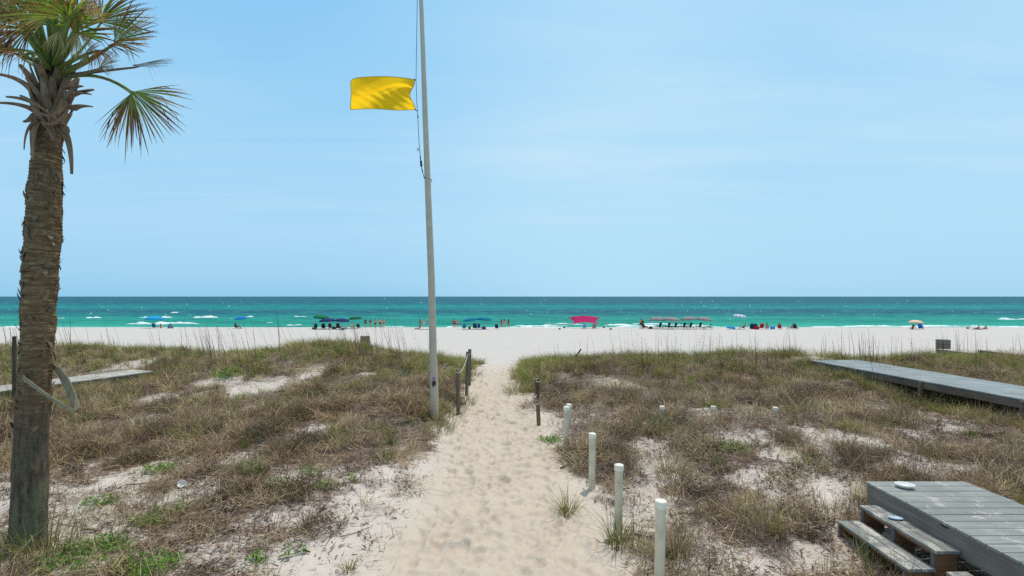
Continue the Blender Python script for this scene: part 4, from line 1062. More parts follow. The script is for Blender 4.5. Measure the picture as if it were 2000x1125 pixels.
wood_post(1051, 741, 16.0, 6.4, 'dark wooden post right of the path with a rope end', (.0, 0), M_postd)
wood_post(1047.5, 736, 17.2, 5, 'thin dark post behind the right hand roped post', (-.02, 0), M_postd)
wood_post(28, 657, 15.5, 7, 'square wooden post half hidden behind the palm trunk', (0, 0), M_postd)
def rope(p, q, sag, label, r=.014, n=14, extra=None):
    P = []
    for k in range(n + 1):
        t = k / n; v = p.lerp(q, t); v.z -= sag * 4 * t * (1 - t); P.append(v)
    mb = MB(); o0 = P[0].copy(); mb.tube([v - o0 for v in P], r, 6)
    # windings round the post
    for c in (p, q):
        ring = [c - o0 + Vector((.062 * math.cos(a), .062 * math.sin(a), .012 * a / 6)) for a in np.linspace(0, 12.4, 28)]
        mb.tube(ring, r * .9, 6)
    o = mb.build('rope', M_rope, smooth=True, loc=o0); tag(o, label, 'rope', 'ropes on the path posts')
rope(tA + Vector((.0, -.0, -.09)), tB + Vector((0, 0, -.10)), .16, 'pale rope slung between the wooden posts left of the path')
q1 = at(1047.5, 738, 17.2); q2 = at(1051, 745, 16.0)
rope(q1 + Vector((0, 0, -.04)), q2 + Vector((0, 0, -.02)), .05, 'short pale rope between the two dark posts right of the path')
# leaning stake
a_, b_ = at(1112, 711, 24), at(1135, 682, 24.1); b0 = Vector((a_.x, 24, Tz(a_.x, 24) - .1))
mb = MB(); mb.tube([(0, 0, 0), b_ - b0], .035, 8); o = mb.build('leaning_stake', M_postd, loc=b0); tag(o, 'thin dark stake leaning to the right out of the crest grass', 'stake')

M_pvc = simple('white_pipe', lin(212, 198, 174), .5, .14, 5, .05); _nt = M_pvc.node_tree; _bs = _nt.nodes['Principled BSDF']; _base = _bs.inputs['Base Color'].links[0].from_socket
_dirt = mixc(_nt, ramp(_nt, noise(_nt, scaled(_nt, 7, 7, 2.2), 1.2, 6, .7, .6), [(.50, (0, 0, 0)), (.72, (.55, .55, .55))]), _base, lin(150, 132, 104))
_nt.links.new(_dirt, _bs.inputs['Base Color'])
M_pvc2 = simple('white_pipe_cap', lin(230, 220, 202), .4, .06, 5, .03)
def pipe(px, ptop, D, label, lean=0.0, r=.057):
    t = at(px, ptop, D); b = Vector((t.x - lean, D, Tz(t.x, D) - .12)); h = t.z - b.z
    e = empty('pipe_post', b); tag(e, label, 'pipe post', 'white pipe posts along the dune edge')
    e.rotation_euler = (0, math.atan2(lean, h), 0)
    mb = MB(); mb.lathe([(r, 0), (r, h - .02)], 24); mb.build('pipe', M_pvc, e, smooth=True).modifiers.new('b', 'EDGE_SPLIT')
    mb = MB(); mb.lathe([(r + .004, h - .085), (r + .009, h - .08), (r + .009, h - .012), (r + .004, h - .003), (r * .7, h + .004), (.004, h + .007)], 24); mb.build('cap', M_pvc2, e, smooth=True).modifiers.new('b', 'EDGE_SPLIT')
pipe(1290.5, 977, 5.65, 'nearest and largest white capped pipe post at the bottom edge', .02)
pipe(1209, 907, 7.15, 'white capped pipe post with green grass round its foot', .01)
pipe(1157, 846, 8.8, 'white capped pipe post third from the bottom edge, casting a shadow on bare sand', .01)
pipe(1106.5, 794, 11.2, 'front one of the close pair of white pipe posts right of the path', .01, .06)
pipe(1111, 789, 12.6, 'rear one of the close pair of white pipe posts right of the path', .0, .06)
pipe(1293, 793, 12.6, 'half buried white pipe post leftmost of the three on the right dune', 0, .055)
pipe(1393, 793, 12.6, 'half buried white pipe post in the middle of the three on the right dune', 0, .055)
pipe(1514, 795, 12.6, 'half buried white pipe post rightmost of the three on the right dune', 0, .055)

# ------------------------------------------------------------------ foreground deck with two box steps
M_deckb = wood('grey_deck_boards', lin(130, 133, 129), lin(166, 167, 163), 0, sand=.2)
M_side = wood('grey_side_beam', lin(112, 104, 98), lin(164, 152, 140), 1, True)
M_tread = wood('grey_tread', lin(116, 116, 112), lin(150, 149, 144), 1, sand=.8)
M_brown = wood('brown_plywood', lin(120, 82, 56), lin(164, 120, 86), 0)
M_dpost = wood('deck_post', lin(92, 86, 86), lin(136, 128, 124), 2)
DZ = 3.30; DX0, DX1 = 5.18, 6.62; DY1 = 7.48
deck = empty('wooden_deck', (DX0, DY1, 2.6)); tag(deck, 'low grey wooden deck with two open box steps on its left side', 'deck')
def dl(x, y, z): return (x - DX0, y - DY1, z - 2.6)
mb = MB(); yy_ = DY1; rb = random.Random(4)
while yy_ > 3.3:
    dz = rb.uniform(-.002, .002); mb.box(dl(DX0 - .012, yy_ - .177, DZ - .036 + dz), dl(DX1 + rb.uniform(-.004, .012), yy_, DZ + dz)); yy_ -= .19
mb.build('deck_boards', M_deckb, deck, bevel=.004)
mb = MB(); yy_ = DY1
while yy_ > 3.3:
    for xx in (DX0 + .03, DX0 + .5, DX0 + .96, DX1 - .03):
        for oy in (.045, .135): mb.lathe([(.0045, .0), (.0045, .0012)], 8, c=dl(xx + rb.uniform(-.008, .008), yy_ - oy, DZ + .0015))
    yy_ -= .19
no = mb.build('nail_heads', M_dark, deck); no['kind'] = 'stuff'
mb = MB(); mb.box(dl(DX0 + .004, 3.3, DZ - .318), dl(DX0 + .042, DY1 - .005, DZ - .04)); mb.build('side_beam', M_side, deck, bevel=.004)
mb = MB(); mb.box(dl(DX1 - .042, 3.3, DZ - .318), dl(DX1 - .004, DY1 - .005, DZ - .04)); mb.build('side_beam', M_side, deck, bevel=.004)
mb = MB(); mb.box(dl(DX0 + .045, DY1 - .05, DZ - .316), dl(DX1 - .045, DY1 - .012, DZ - .042)); mb.build('end_beam', M_side, deck, bevel=.004)
for xx in (DX0 + .10, DX1 - .10):
    for yq in (DY1 - .12, DY1 - 1.9, DY1 - 3.6):
        mb = MB(); mb.box(dl(xx - .045, yq - .045, Tz(xx, yq) - .25), dl(xx + .045, yq + .045, DZ - .045)); mb.build('support_post', M_dpost, deck, bevel=.004)
def step(x0, x1, y0, y1, zt, zb):
    s = MB()
    for i, yq in enumerate((y0 + .02, (y0 + y1) / 2, y1 - .06)):
        s.box(dl(x0 + .03, yq, zb), dl(x1 - .01, yq + .038, zt - .04))
    s.box(dl(x0 + .032, y0 + .03, zt - .085), dl(x1 - .012, y1 - .03, zt - .045))
    so = s.build('step', M_brown, deck, bevel=.003)
    t = MB(); w = (x1 - x0 - .01) / 2
    for i in range(2): t.box(dl(x0 + i * (w + .01), y0 - .02, zt - .038), dl(x0 + i * (w + .01) + w, y1, zt))
    t.build('tread', M_tread, so, bevel=.005)
    for yq in (y0 + .02, (y0 + y1) / 2, y1 - .06):
        t = MB(); t.box(dl(x0 + .004, yq - .004, zb), dl(x0 + .028, yq + .046, zt - .04)); t.build('upright', M_dpost, so, bevel=.003)
    t = MB(); t.box(dl(x0 + .006, y0 + .07, zb), dl(x0 + .030, y1 - .066, zb + .09)); t.build('base_board', M_side, so, bevel=.003)
step(4.885, 5.172, 5.92, 7.20, 3.065, 2.60)
step(4.55, 4.88, 5.91, 7.17, 2.862, 2.50)
mb = MB(); mb.box((-.12, -.30, -.3), (.12, .12, .30), 0, None); o = mb.build('timber_block', M_tread, bevel=.012, loc=(4.98, 5.62, 2.62)); tag(o, 'weathered timber block beside the near end of the deck steps', 'timber block')

M_bowl = simple('glazed_white', lin(226, 224, 220), .3, .06, 5, .05, 0, .5); M_dish = simple('pale_blue_glaze', lin(176, 196, 214), .35, .08, 6, .05, 0, .5)
def dish(r, h, label, loc, m, sy=1.0, rot=0.0, tilt=0.0):
    prof = [(r * .45, 0), (r * .62, .004), (r * .9, h * .6), (r, h), (r * .98, h + .004), (r * .93, h), (r * .8, h * .55), (r * .5, .012), (.002, .010)]
    mb = MB(); mb.lathe(prof, 40); mb.v = [(a, b * sy, c) for a, b, c in mb.v]
    o = mb.build('shallow_dish', m, smooth=True, loc=loc); o.rotation_euler = (tilt, 0, rot); tag(o, label, 'dish')
g_ = at(1771.5, 953, 7.18)
dish(.125, .05, 'white oval shallow bowl lying on the deck boards near the far edge', (g_.x, 7.22, DZ + .004), M_bowl, .75, -.35)
dish(.085, .022, 'small pale blue oval dish lying on the upper deck step', (at(1751, 1017, 6.72).x, 6.74, 3.069), M_dish, .6, -.4)

# ------------------------------------------------------------------ boardwalks
M_bw = wood('boardwalk_boards', lin(134, 140, 142), lin(168, 172, 174), 0)
M_bwside = wood('boardwalk_side', lin(92, 80, 72), lin(146, 130, 116), 1)
def boardwalk(p0, p1, width, z0, z1, label, posts, sandiness=None, beam=.25, mtop=None):
    """p0,p1: ends of the left edge; width to the right"""
    a = Vector((p0[0], p0[1], 0)); b = Vector((p1[0], p1[1], 0)); L = (b - a).length; ang = math.atan2(b.y - a.y, b.x - a.x) - math.pi / 2
    e = empty('boardwalk', (a.x, a.y, z0), ang); tag(e, label, 'boardwalk', 'boardwalks over the dunes')
    sl = (z1 - z0) / L
    mb = MB(); y = 0.0; rb = random.Random(int(L * 100))
    while y < L:
        y2 = min(y + .14, L); dz = rb.uniform(-.003, .003); za = y * sl
        mb.box((-.02, y, za - .036 + dz), (width + .02, y2 - .008, za + dz)); y += .148
    mb.build('deck_boards', mtop or M_bw, e)
    for x0 in (0.0, width - .04):
        mb = MB(); q = [(x0, 0, -.04 - beam), (x0 + .04, 0, -.04 - beam), (x0 + .04, L, L * sl - .04 - beam), (x0, L, L * sl - .04 - beam), (x0, 0, -.04), (x0 + .04, 0, -.04), (x0 + .04, L, L * sl - .04), (x0, L, L * sl - .04)]
        mb.add(q, [(0, 3, 2, 1), (4, 5, 6, 7), (0, 1, 5, 4), (1, 2, 6, 5), (2, 3, 7, 6), (3, 0, 4, 7)]); mb.build('side_beam', M_bwside, e)
    for y in posts:
        for x0 in (-.10, width + .005):
            w = a + (b - a) * (y / L); 
            mb = MB(); mb.box((x0, y - .05, Tz(w.x, w.y) - .3 - z0), (x0 + .095, y + .05, y * sl - .042)); mb.build('support_post', M_bwside, e, bevel=.006)
    return e
boardwalk((14.35, 9.5), (13.3, 22.8), 2.2, 3.2, 3.16, 'long grey boardwalk on posts crossing the dune at right', (1.2, 4.5, 7.7, 10.6), beam=.22)
boardwalk((-19.6, 12.6), (-15.85, 21.4), 1.35, 2.95, 2.95, 'low grey boardwalk on the left passing behind the palm trunk', (1.0, 3.6, 6.0), mtop=wood('sandy_boards', lin(154, 150, 146), lin(192, 188, 182), 0, sand=1.2))
M_tan = wood('tan_boards', lin(168, 158, 148), lin(206, 198, 188), 0, sand=1.2)
boardwalk((24.9, 27.35), (25.1, 30.2), 1.5, 2.93, 2.90, 'short lower tan walkway next to the slatted bin at far right', (), beam=.28, mtop=M_tan)
boardwalk((24.6, 19.5), (24.85, 27.3), 1.5, 3.17, 3.16, 'raised tan walkway at the far right edge of the dunes', (2.0, 5.0), beam=.28, mtop=M_tan)

# ------------------------------------------------------------------ slatted bins
M_slat = wood('bin_slats', lin(112, 96, 78), lin(156, 138, 114), 2)
M_slat2 = wood('bin_slats_grey', lin(112, 102, 96), lin(164, 152, 144), 2)
def bin_(px, ptop, D, wpx, label, m, rnd):
    t = at(px, ptop, D); r = wpx * D / F / 2; z0 = Tz(t.x, D) - .05; h = t.z - z0
    e = empty('litter_bin', (t.x, D, z0)); tag(e, label, 'litter bin', 'slatted wooden litter bins')
    n = 22; mb = MB()
    for k in range(n):
        a = 2 * math.pi * (k + .5) / n; w = math.pi * r / n * .74
        q = [Vector((r - .02, -w, 0)), Vector((r, -w, 0)), Vector((r, w, 0)), Vector((r - .02, w, 0))]
        rot = Matrix.Rotation(a, 3, 'Z'); vs = [rot @ v for v in q]; vs = vs + [v + Vector((0, 0, h)) for v in vs]
        mb.add(vs, [(0, 3, 2, 1), (4, 5, 6, 7), (0, 1, 5, 4), (1, 2, 6, 5), (2, 3, 7, 6), (3, 0, 4, 7)])
    mb.build('slats', m, e)
    mb = MB(); mb.lathe([(r - .05, .02), (r - .04, h * .97), (r - .06, h * .97), (r - .07, .05)], 28); mb.build('barrel', M_dark, e, smooth=True)
    for zz in (h * .18, h * .8):
        mb = MB(); mb.lathe([(r + .001, zz - .01), (r + .005, zz - .01), (r + .005, zz + .01), (r + .001, zz + .01)], 28, close=False); mb.build('band', M_dark, e)
bin_(713, 656.5, 45, 18, 'brown slatted bin on the sand behind the left dune crest', M_slat, True)
bin_(1842, 663.5, 31.0, 23, 'grey slatted bin at the end of the far right walkway', M_slat2, True)

# ------------------------------------------------------------------ odds and ends on the sand
M_drift = wood('driftwood', lin(120, 106, 92), lin(176, 162, 146), 0)
def stick(px, py, L, ang, r, label, bent=.08, m=None):
    g_ = gnd(px, py); P = []; rs = []
    for k in range(7):
        t = k / 6 - .5; x_ = g_.x + math.cos(ang) * L * t - math.sin(ang) * bent * L * (t * t * 4 - .5); y_ = g_.y + math.sin(ang) * L * t
        P.append(Vector((x_, y_, Tz(x_, y_) + r * 1.2 + .01)) - g_); rs.append(r * (1.1 - .5 * k / 6))
    mb = MB(); mb.tube(P, rs, 7); o = mb.build('stick', m or M_drift, smooth=True, loc=g_); tag(o, label, 'stick', 'dry sticks on the sand')
stick(165, 905, .75, .5, .012, 'slim pale stick lying in litter just right of the palm trunk')
stick(228, 1108, .62, .75, .013, 'pale stick slanting across sand between the two big green weeds')
stick(370, 1018, .9, .05, .008, 'thin dark twig lying level on the left sand', .02, M_postd)
stick(180, 1040, .28, -.1, .02, 'short thick grey stick on bare sand right of the palm', .02)
stick(1270, 1052, .55, -.5, .012, 'dark twig lying on sand beside the nearest white post', .03, M_postd)
stick(125, 1100, .8, .35, .02, 'grey branch beside the palm foot at the bottom edge', .05)
stick(700, 1040, .5, .8, .006, 'thin curved twig on the sand left of the path', .1, M_postd)
stick(290, 945, .6, .4, .009, 'grey twig in the litter centre left', .06, M_postd)
stick(1350, 1005, .4, -.3, .012, 'short curved root on sand right of the nearest white post', .15, M_postd)
stick(1120, 905, .9, .9, .014, 'fallen dead stem lying down the right path bank', .03, M_postd)
M_white = simple('bleached_plank', lin(226, 222, 214), .7, .08, 9, .2)
g_ = gnd(214, 862); mb = MB(); mb.box((-.16, -.03, -.01), (.16, .03, .02)); mb.box((-.15, -.035, .022), (-.02, .02, .03)); o = mb.build('plank_scrap', M_white, bevel=.006, loc=g_ + Vector((0, 0, .1)), rz=.25); tag(o, 'bleached white plank scrap lying in the dead grass at left', 'plank')
g_ = gnd(160, 894); mb = MB(); mb.lathe([(.028, 0), (.033, .008), (.033, .10), (.027, .115), (.0265, .11), (.004, .108)], 20); o = mb.build('drink_can', simple('faded_can', lin(190, 208, 210), .35, .25, 18, .05, .5), smooth=True, loc=g_ + Vector((0, 0, .06))); o.rotation_euler = (R(84), 0, R(70)); tag(o, 'faded crushed drink can lying in the litter near the palm', 'can')
g_ = gnd(355, 951); mb = MB(); mb.lathe([(.002, 0), (.03, .004), (.055, .02), (.062, .04), (.058, .04), (.05, .024), (.026, .010), (.002, .006)], 24); mb.v = [(a * (1 + .15 * math.cos(5 * math.atan2(b, a))), b, c) for a, b, c in mb.v]; o = mb.build('shell', M_white, smooth=True, loc=g_ + Vector((0, 0, .035))); o.rotation_euler = (R(50), .2, .3); tag(o, 'small white shell on the brown litter left of the path', 'shell')

# ------------------------------------------------------------------ beach: umbrellas, chairs, people
def BZ(x, y):
    z = Tz(x, y) - .0 + float((fbm(x * 1.3, y * 1.3, 15, 3) - .5) * .09 * (1 - sstep(92, 97, y))) + float(.10 * fbm(x * .03, 2.0, 6, 2) * sstep(70, 96, y) * (1 - sstep(97, 103, y)))
    return z
def bp(px, py):
    """spot on the beach whose ground shows at this photo pixel"""
    best = None
    for D in np.arange(60, 99, .25):
        x = (px - 1000) / F * D; yy = HY + (CZ - BZ(x, D)) / D * F
        if best is None or abs(yy - py) < best[0]: best = (abs(yy - py), D, x)
    return Vector((best[2], best[1], BZ(best[2], best[1]) - .02))

FAB = {}
def fab(name, c, tr=.2):
    if name not in FAB: FAB[name] = fabric(name + '_cloth', c, tr)
    return FAB[name]
navy = fab('navy', lin(38, 46, 104)); green = fab('green', lin(14, 108, 78)); green2 = fab('dark_green', lin(20, 92, 66)); teal = fab('teal', lin(0, 116, 150)); cyan = fab('cyan', lin(30, 160, 214)); blue = fab('blue', lin(28, 120, 214)); grey = fab('grey', lin(138, 134, 132), .08); peach = fab('peach', lin(240, 204, 178), .12); pink = fab('pink', lin(190, 24, 98), .15)
black = fab('black', lin(34, 34, 40), .05); white = fab('white', lin(228, 226, 222), .2); red = fab('red', lin(186, 24, 44)); dkblue = fab('dark_blue', lin(32, 44, 78), .05); orange = fab('orange', lin(232, 96, 44)); purple = fab('purple', lin(104, 60, 128)); brownf = fab('brown', lin(92, 70, 60), .05); tanf = fab('tan', lin(190, 172, 150)); aqua = fab('aqua', lin(30, 170, 190)); ltblue = fab('light_blue', lin(120, 170, 216))
def striped():
    m = fabric('blue_white_stripes', lin(230, 232, 238), .2); nt = m.node_tree; bs = nt.nodes['Principled BSDF']
    tc = nd(nt, 'ShaderNodeTexCoord'); sp = nd(nt, 'ShaderNodeSeparateXYZ'); nt.links.new(tc.outputs['Object'], sp.inputs[0])
    at2 = nd(nt, 'ShaderNodeMath', operation='ARCTAN2'); nt.links.new(sp.outputs[1], at2.inputs[0]); nt.links.new(sp.outputs[0], at2.inputs[1])
    mm = nd(nt, 'ShaderNodeMath', operation='MULTIPLY'); mm.inputs[1].default_value = 12; nt.links.new(at2.outputs[0], mm.inputs[0])
    sn = nd(nt, 'ShaderNodeMath', operation='SINE'); nt.links.new(mm.outputs[0], sn.inputs[0])
    c = ramp(nt, sn.outputs[0], [(.45, lin(228, 230, 238)), (.55, lin(110, 130, 205))])
    nt.links.new(c, bs.inputs['Base Color'])
    for n in nt.nodes:
        if n.type == 'BSDF_TRANSLUCENT': nt.links.new(c, n.inputs['Color'])
    return m
stripes = striped()
M_alu = simple('pole_aluminium', lin(196, 196, 196), .4, .1, 20, .05, .4); M_wood = wood('chair_wood', lin(120, 96, 72), lin(168, 140, 108), 1); M_wframe = simple('white_frame', lin(214, 214, 210), .5, .08)

def setmat(o, m):
    o.material_slots[0].link = 'OBJECT'; o.material_slots[0].material = m
def umbrella(px, ptop, wpx, pbase, label, m, tilt=0.0, group='open beach umbrellas', panels=8, rise=.30, D=None):
    b = bp(px, pbase); D = b.y; top = CZ + (HY - ptop) / F * D; r = wpx * D / F / 2; h = top - b.z
    e = empty('beach_umbrella', b); tag(e, label, 'umbrella', group)
    sub = 5; nrr = 7; n = panels * sub; vs = [(0, 0, 0)]; fs = []
    for j in range(1, nrr + 1):
        t = j / nrr
        for k in range(n):
            a = 2 * math.pi * k / n; u = (k % sub) / sub; scal = 1 - .07 * math.sin(math.pi * u) * t
            vs.append((r * math.sin(t * 1.35) / math.sin(1.35) * scal * math.cos(a), r * math.sin(t * 1.35) / math.sin(1.35) * scal * math.sin(a), -r * rise * (1 - math.cos(t * 1.35)) / (1 - math.cos(1.35)) + r * .02 * math.sin(math.pi * u) * t))
    for k in range(n): fs.append((0, 1 + k, 1 + (k + 1) % n))
    for j in range(nrr - 1):
        for k in range(n): fs.append((1 + j * n + k, 1 + (j + 1) * n + k, 1 + (j + 1) * n + (k + 1) % n, 1 + j * n + (k + 1) % n))
    vl = len(vs)       # valance
    for k in range(n):
        x_, y_, z_ = vs[1 + (nrr - 1) * n + k]; vs.append((x_ * .995, y_ * .995, z_ - .11 - .04 * math.sin(math.pi * (k % sub) / sub)))
    for k in range(n): fs.append((1 + (nrr - 1) * n + k, vl + k, vl + (k + 1) % n, 1 + (nrr - 1) * n + (k + 1) % n))
    mb = MB(); mb.add(vs, fs); c = mb.build('canopy', m, e, smooth=True); c.location = (0, 0, h); c.rotation_euler = (tilt * .3, tilt, 0)
    s = c.modifiers.new('cloth', 'SOLIDIFY'); s.thickness = .006
    mb = MB()
    for k in range(panels):
        a = 2 * math.pi * k / panels; mb.tube([(0, 0, -.03)] + [(r * math.sin(t * 1.35) / math.sin(1.35) * math.cos(a), r * math.sin(t * 1.35) / math.sin(1.35) * math.sin(a), -r * rise * (1 - math.cos(t * 1.35)) / (1 - math.cos(1.35)) - .02) for t in (.35, .7, 1)], .010, 4)
    mb.build('ribs', M_alu, c)
    mb = MB(); mb.tube([(0, 0, -.3), (0, 0, h - .02)], .022, 8); mb.tube([(0, 0, h - .05), (math.sin(tilt) * .06, 0, h + .09)], .016, 6); mb.build('pole', M_alu, e, smooth=True)
    return e
umbrella(628, 615.5, 31, 642, 'bright green umbrella at the left end of the crowded shade group', green, .12)
umbrella(639, 622, 33, 643, 'navy umbrella next to the bright green one in the crowded group', navy, -.05)
umbrella(669, 622, 28, 643, 'navy umbrella beside the dark green one in the crowded group', navy, .06)
umbrella(693.5, 618.5, 26, 642, 'dark green umbrella at the right end of the crowded shade group', green2, -.05)
umbrella(919, 621, 30, 643, 'lower left one of the two overlapping teal umbrellas', teal, -.12)
umbrella(946, 619.5, 29, 643, 'higher right one of the two overlapping teal umbrellas', teal, .06)
UG = 'four grey umbrellas in a row'
umbrella(1284, 618.5, 34, 642.5, 'leftmost of the four faded grey umbrellas over the chair row', grey, .0, UG, rise=.36)
umbrella(1312.5, 619, 33, 642.5, 'faded grey umbrella second from the left over the chair row', grey, .08, UG, rise=.36)
umbrella(1345, 618, 32, 642.5, 'faded grey umbrella third from the left over the chair row', grey, -.05, UG, rise=.36)
umbrella(1376.5, 619, 31, 642.5, 'rightmost of the four faded grey umbrellas over the chair row', grey, .1, UG, rise=.36)
umbrella(1445, 614, 26, 643, 'white and blue striped umbrella right of the chair row', stripes, .1)
umbrella(1789, 625.3, 24, 643, 'small peach coloured umbrella near the right edge of the beach', peach, .03, rise=.36)
umbrella(302, 617, 32, 641, 'light blue umbrella standing before white surf at far left', cyan, .05, rise=.36)
umbrella(470, 619, 22, 641.5, 'bright blue umbrella over a lone seated person at left', blue, -.08)
# low cyan umbrella lying tipped on the sand
e = umbrella(1428, 636.8, 17, 643, 'cyan umbrella set very low on the sand beside the striped umbrella', cyan, .12, rise=.4)

# ---- chairs (built once each, then copied)
def low_chair():
    e = empty('beach_chair')
    mb = MB()
    for s in (-.29, .29):
        mb.tube([(s, .30, .02), (s, .26, .30), (s, -.20, .22), (s, -.42, .92)], .016, 6)
        mb.tube([(s, -.34, .02), (s, .10, .27)], .016, 6)
        mb.tube([(s, .26, .30), (s, .20, .44), (s, -.26, .44)], .018, 6)
    for y, z in ((.30, .02), (-.34, .02), (-.42, .92)): mb.tube([(-.29, y, z), (.29, y, z)], .014, 6)
    mb.build('frame', M_alu, e, smooth=True)
    mb = MB(); mb.box((-.275, -.2, .232), (.275, .27, .252), rot=Matrix.Rotation(.16, 3, 'X')); mb.build('seat', black, e)
    mb = MB(); P = [(-.22, .24), (-.29, .46), (-.36, .70), (-.425, .92)]
    for i in range(3):
        (y0, z0), (y1, z1) = P[i], P[i + 1]
        mb.add([(-.28, y0, z0), (.28, y0, z0), (.28, y1, z1), (-.28, y1, z1), (-.28, y0 + .02, z0), (.28, y0 + .02, z0), (.28, y1 + .02, z1), (-.28, y1 + .02, z1)], [(0, 1, 2, 3), (7, 6, 5, 4), (0, 4, 5, 1), (1, 5, 6, 2), (2, 6, 7, 3), (3, 7, 4, 0)])
    mb.build('backrest', black, e)
    return e
def lounge_chair():
    e = empty('lounge_chair')
    mb = MB()
    for s in (-.33, .33):
        mb.tube([(s, 1.25, .33), (s, .0, .36), (s, -.55, .30)], .035, 6)
        for y in (1.15, -.45): mb.tube([(s, y, 0), (s, y, .34)], .03, 6)
        mb.tube([(s, .42, .34), (s, .40, .56)], .024, 6); mb.tube([(s * 1.05, .50, .58), (s * 1.05, -.22, .58)], .03, 6)
    for y in (1.2, -.5): mb.tube([(-.33, y, .32), (.33, y, .32)], .03, 6)
    mb.build('frame', M_wood, e)
    mb = MB(); mb.box((-.30, -.1, .36), (.30, 1.2, .42)); mb.build('seat', black, e, bevel=.02)
    mb = MB(); pr = [(.23, .36), (.24, .52), (.17, .66), (.20, .82), (.29, 1.0), (.28, 1.10)]
    f_ = [(-w, -.06 - (z - .36) * .42, z) for w, z in pr] + [(w, -.06 - (z - .36) * .42, z) for w, z in reversed(pr)]
    n = len(f_); vs = f_ + [(a, b + .07, c) for a, b, c in f_]
    k = len(pr); fs = [(i, i + 1, n - 2 - i, n - 1 - i) for i in range(k - 1)] + [(n + n - 1 - i, n + n - 2 - i, n + i + 1, n + i) for i in range(k - 1)] + [(i, n + i, n + (i + 1) % n, (i + 1) % n) for i in range(n)]
    mb.add(vs, fs); mb.build('backrest', black, e)
    return e
def put(proto, px, pbase, rz, label, group, mats, used, cat, s=1.0, loc=None):
    if proto.name in used:
        r = proto.copy(); COL.objects.link(r)
        for ch in proto.children:
            c = ch.copy(); COL.objects.link(c); c.parent = r
    else:
        r = proto; used[proto.name] = 1
    r.location = bp(px, pbase) if loc is None else loc; r.rotation_euler = (0, 0, rz); r.scale = (s, s, s)
    tag(r, label, cat, group)
    for ch in r.children:
        base_ = ch.name.split('.')[0]
        if base_ in mats: setmat(ch, mats[base_])
    return r
lc = low_chair(); lg = lounge_chair(); used = {}
def C(px, py, label, m, rz=0.0, frame=None, s=1.0): 
    d = {'seat': m, 'backrest': m}
    if frame: d['frame'] = frame
    return put(lc, px, py, rz, label, 'folding beach chairs', d, used, 'beach chair', s)
def Lg(px, py, label, m=black, rz=.35, s=1.0): return put(lg, px, py, rz, label, 'wooden lounge chairs', {'seat': m, 'backrest': m}, used, 'lounge chair', s)
LGL = ['leftmost black lounge chair, alone under the first grey umbrella', 'black lounge chair between the first and second grey umbrella poles', 'black lounge chair just right of the second grey umbrella pole', 'black lounge chair left of the third grey umbrella pole', 'black lounge chair right of the third grey umbrella pole', 'black lounge chair left of the fourth grey umbrella pole']
for px, l in zip((1288.5, 1305.5, 1318.5, 1335.5, 1348, 1366.5), LGL): Lg(px, 642.5, l)
Lg(1386, 642.5, 'rightmost reclined lounge chair with a green towel on its back', brownf, .9, .85)
C(616, 642.5, 'beach chair with a reclining person under the bright green umbrella', green2, .5)
C(632, 642.5, 'dark beach chair under the left part of the first navy umbrella', black, .2)
C(645.5, 642, 'brown beach chair under the right part of the first navy umbrella', brownf, 0)
C(662, 643, 'black beach chair under the second navy umbrella', black, -.1, s=1.15)
C(689, 642, 'white towel covered beach chair under the dark green umbrella', white, .05)
C(701, 642, 'dark green round backed beach chair at the right end of the crowded group', green2, -.1)
C(906.5, 643, 'bright aqua beach chair left of the teal umbrella poles', aqua, .15, s=1.05)
C(928, 643, 'deep teal beach chair between the two teal umbrella poles', fab('deep_teal', lin(10, 84, 110)), -.1, s=1.1)
C(937, 642.5, 'teal beach chair leaning back beside the deep teal one', teal, -.5, s=1.05)
C(971, 643, 'blue patterned beach chair standing alone right of the teal umbrellas', dkblue, -.25)
C(1141, 642.5, 'blue and white beach chair under the pink sunshade', ltblue, .1)
C(1160.5, 642.8, 'tan grey beach chair under the pink sunshade', fab('taupe', lin(150, 142, 136)), -.1, s=1.1)
C(1452, 643.2, 'tan beach chair facing left below the striped umbrella', tanf, 1.2)
C(1486.5, 643, 'bright red beach chair beside the dark blue gear pile', red, -.1, s=1.12)
C(1498, 643.2, 'grey beach chair holding a dark haired person in white', fab('pale_grey', lin(170, 168, 160)), -.4)
C(1523, 643.2, 'magenta red beach chair behind the person in orange', fab('magenta', lin(190, 50, 80)), -.6)
C(1545, 643.4, 'green backed beach chair with a sunbather leaning left', fab('mint', lin(40, 150, 120)), .8)
C(1554, 643.4, 'dark slender beach chair at the right end of the red chair group', dkblue, -.9)
C(1799, 643.6, 'bright blue reclined beach chair below the peach umbrella', blue, -1.0, s=1.1)
C(302, 641.2, 'teal beach chair below the light blue umbrella at far left', fab('slate_teal', lin(40, 110, 130)), .1, s=1.0)
C(463, 642, 'black beach chair of the lone sitter below the bright blue umbrella', black, -.5)

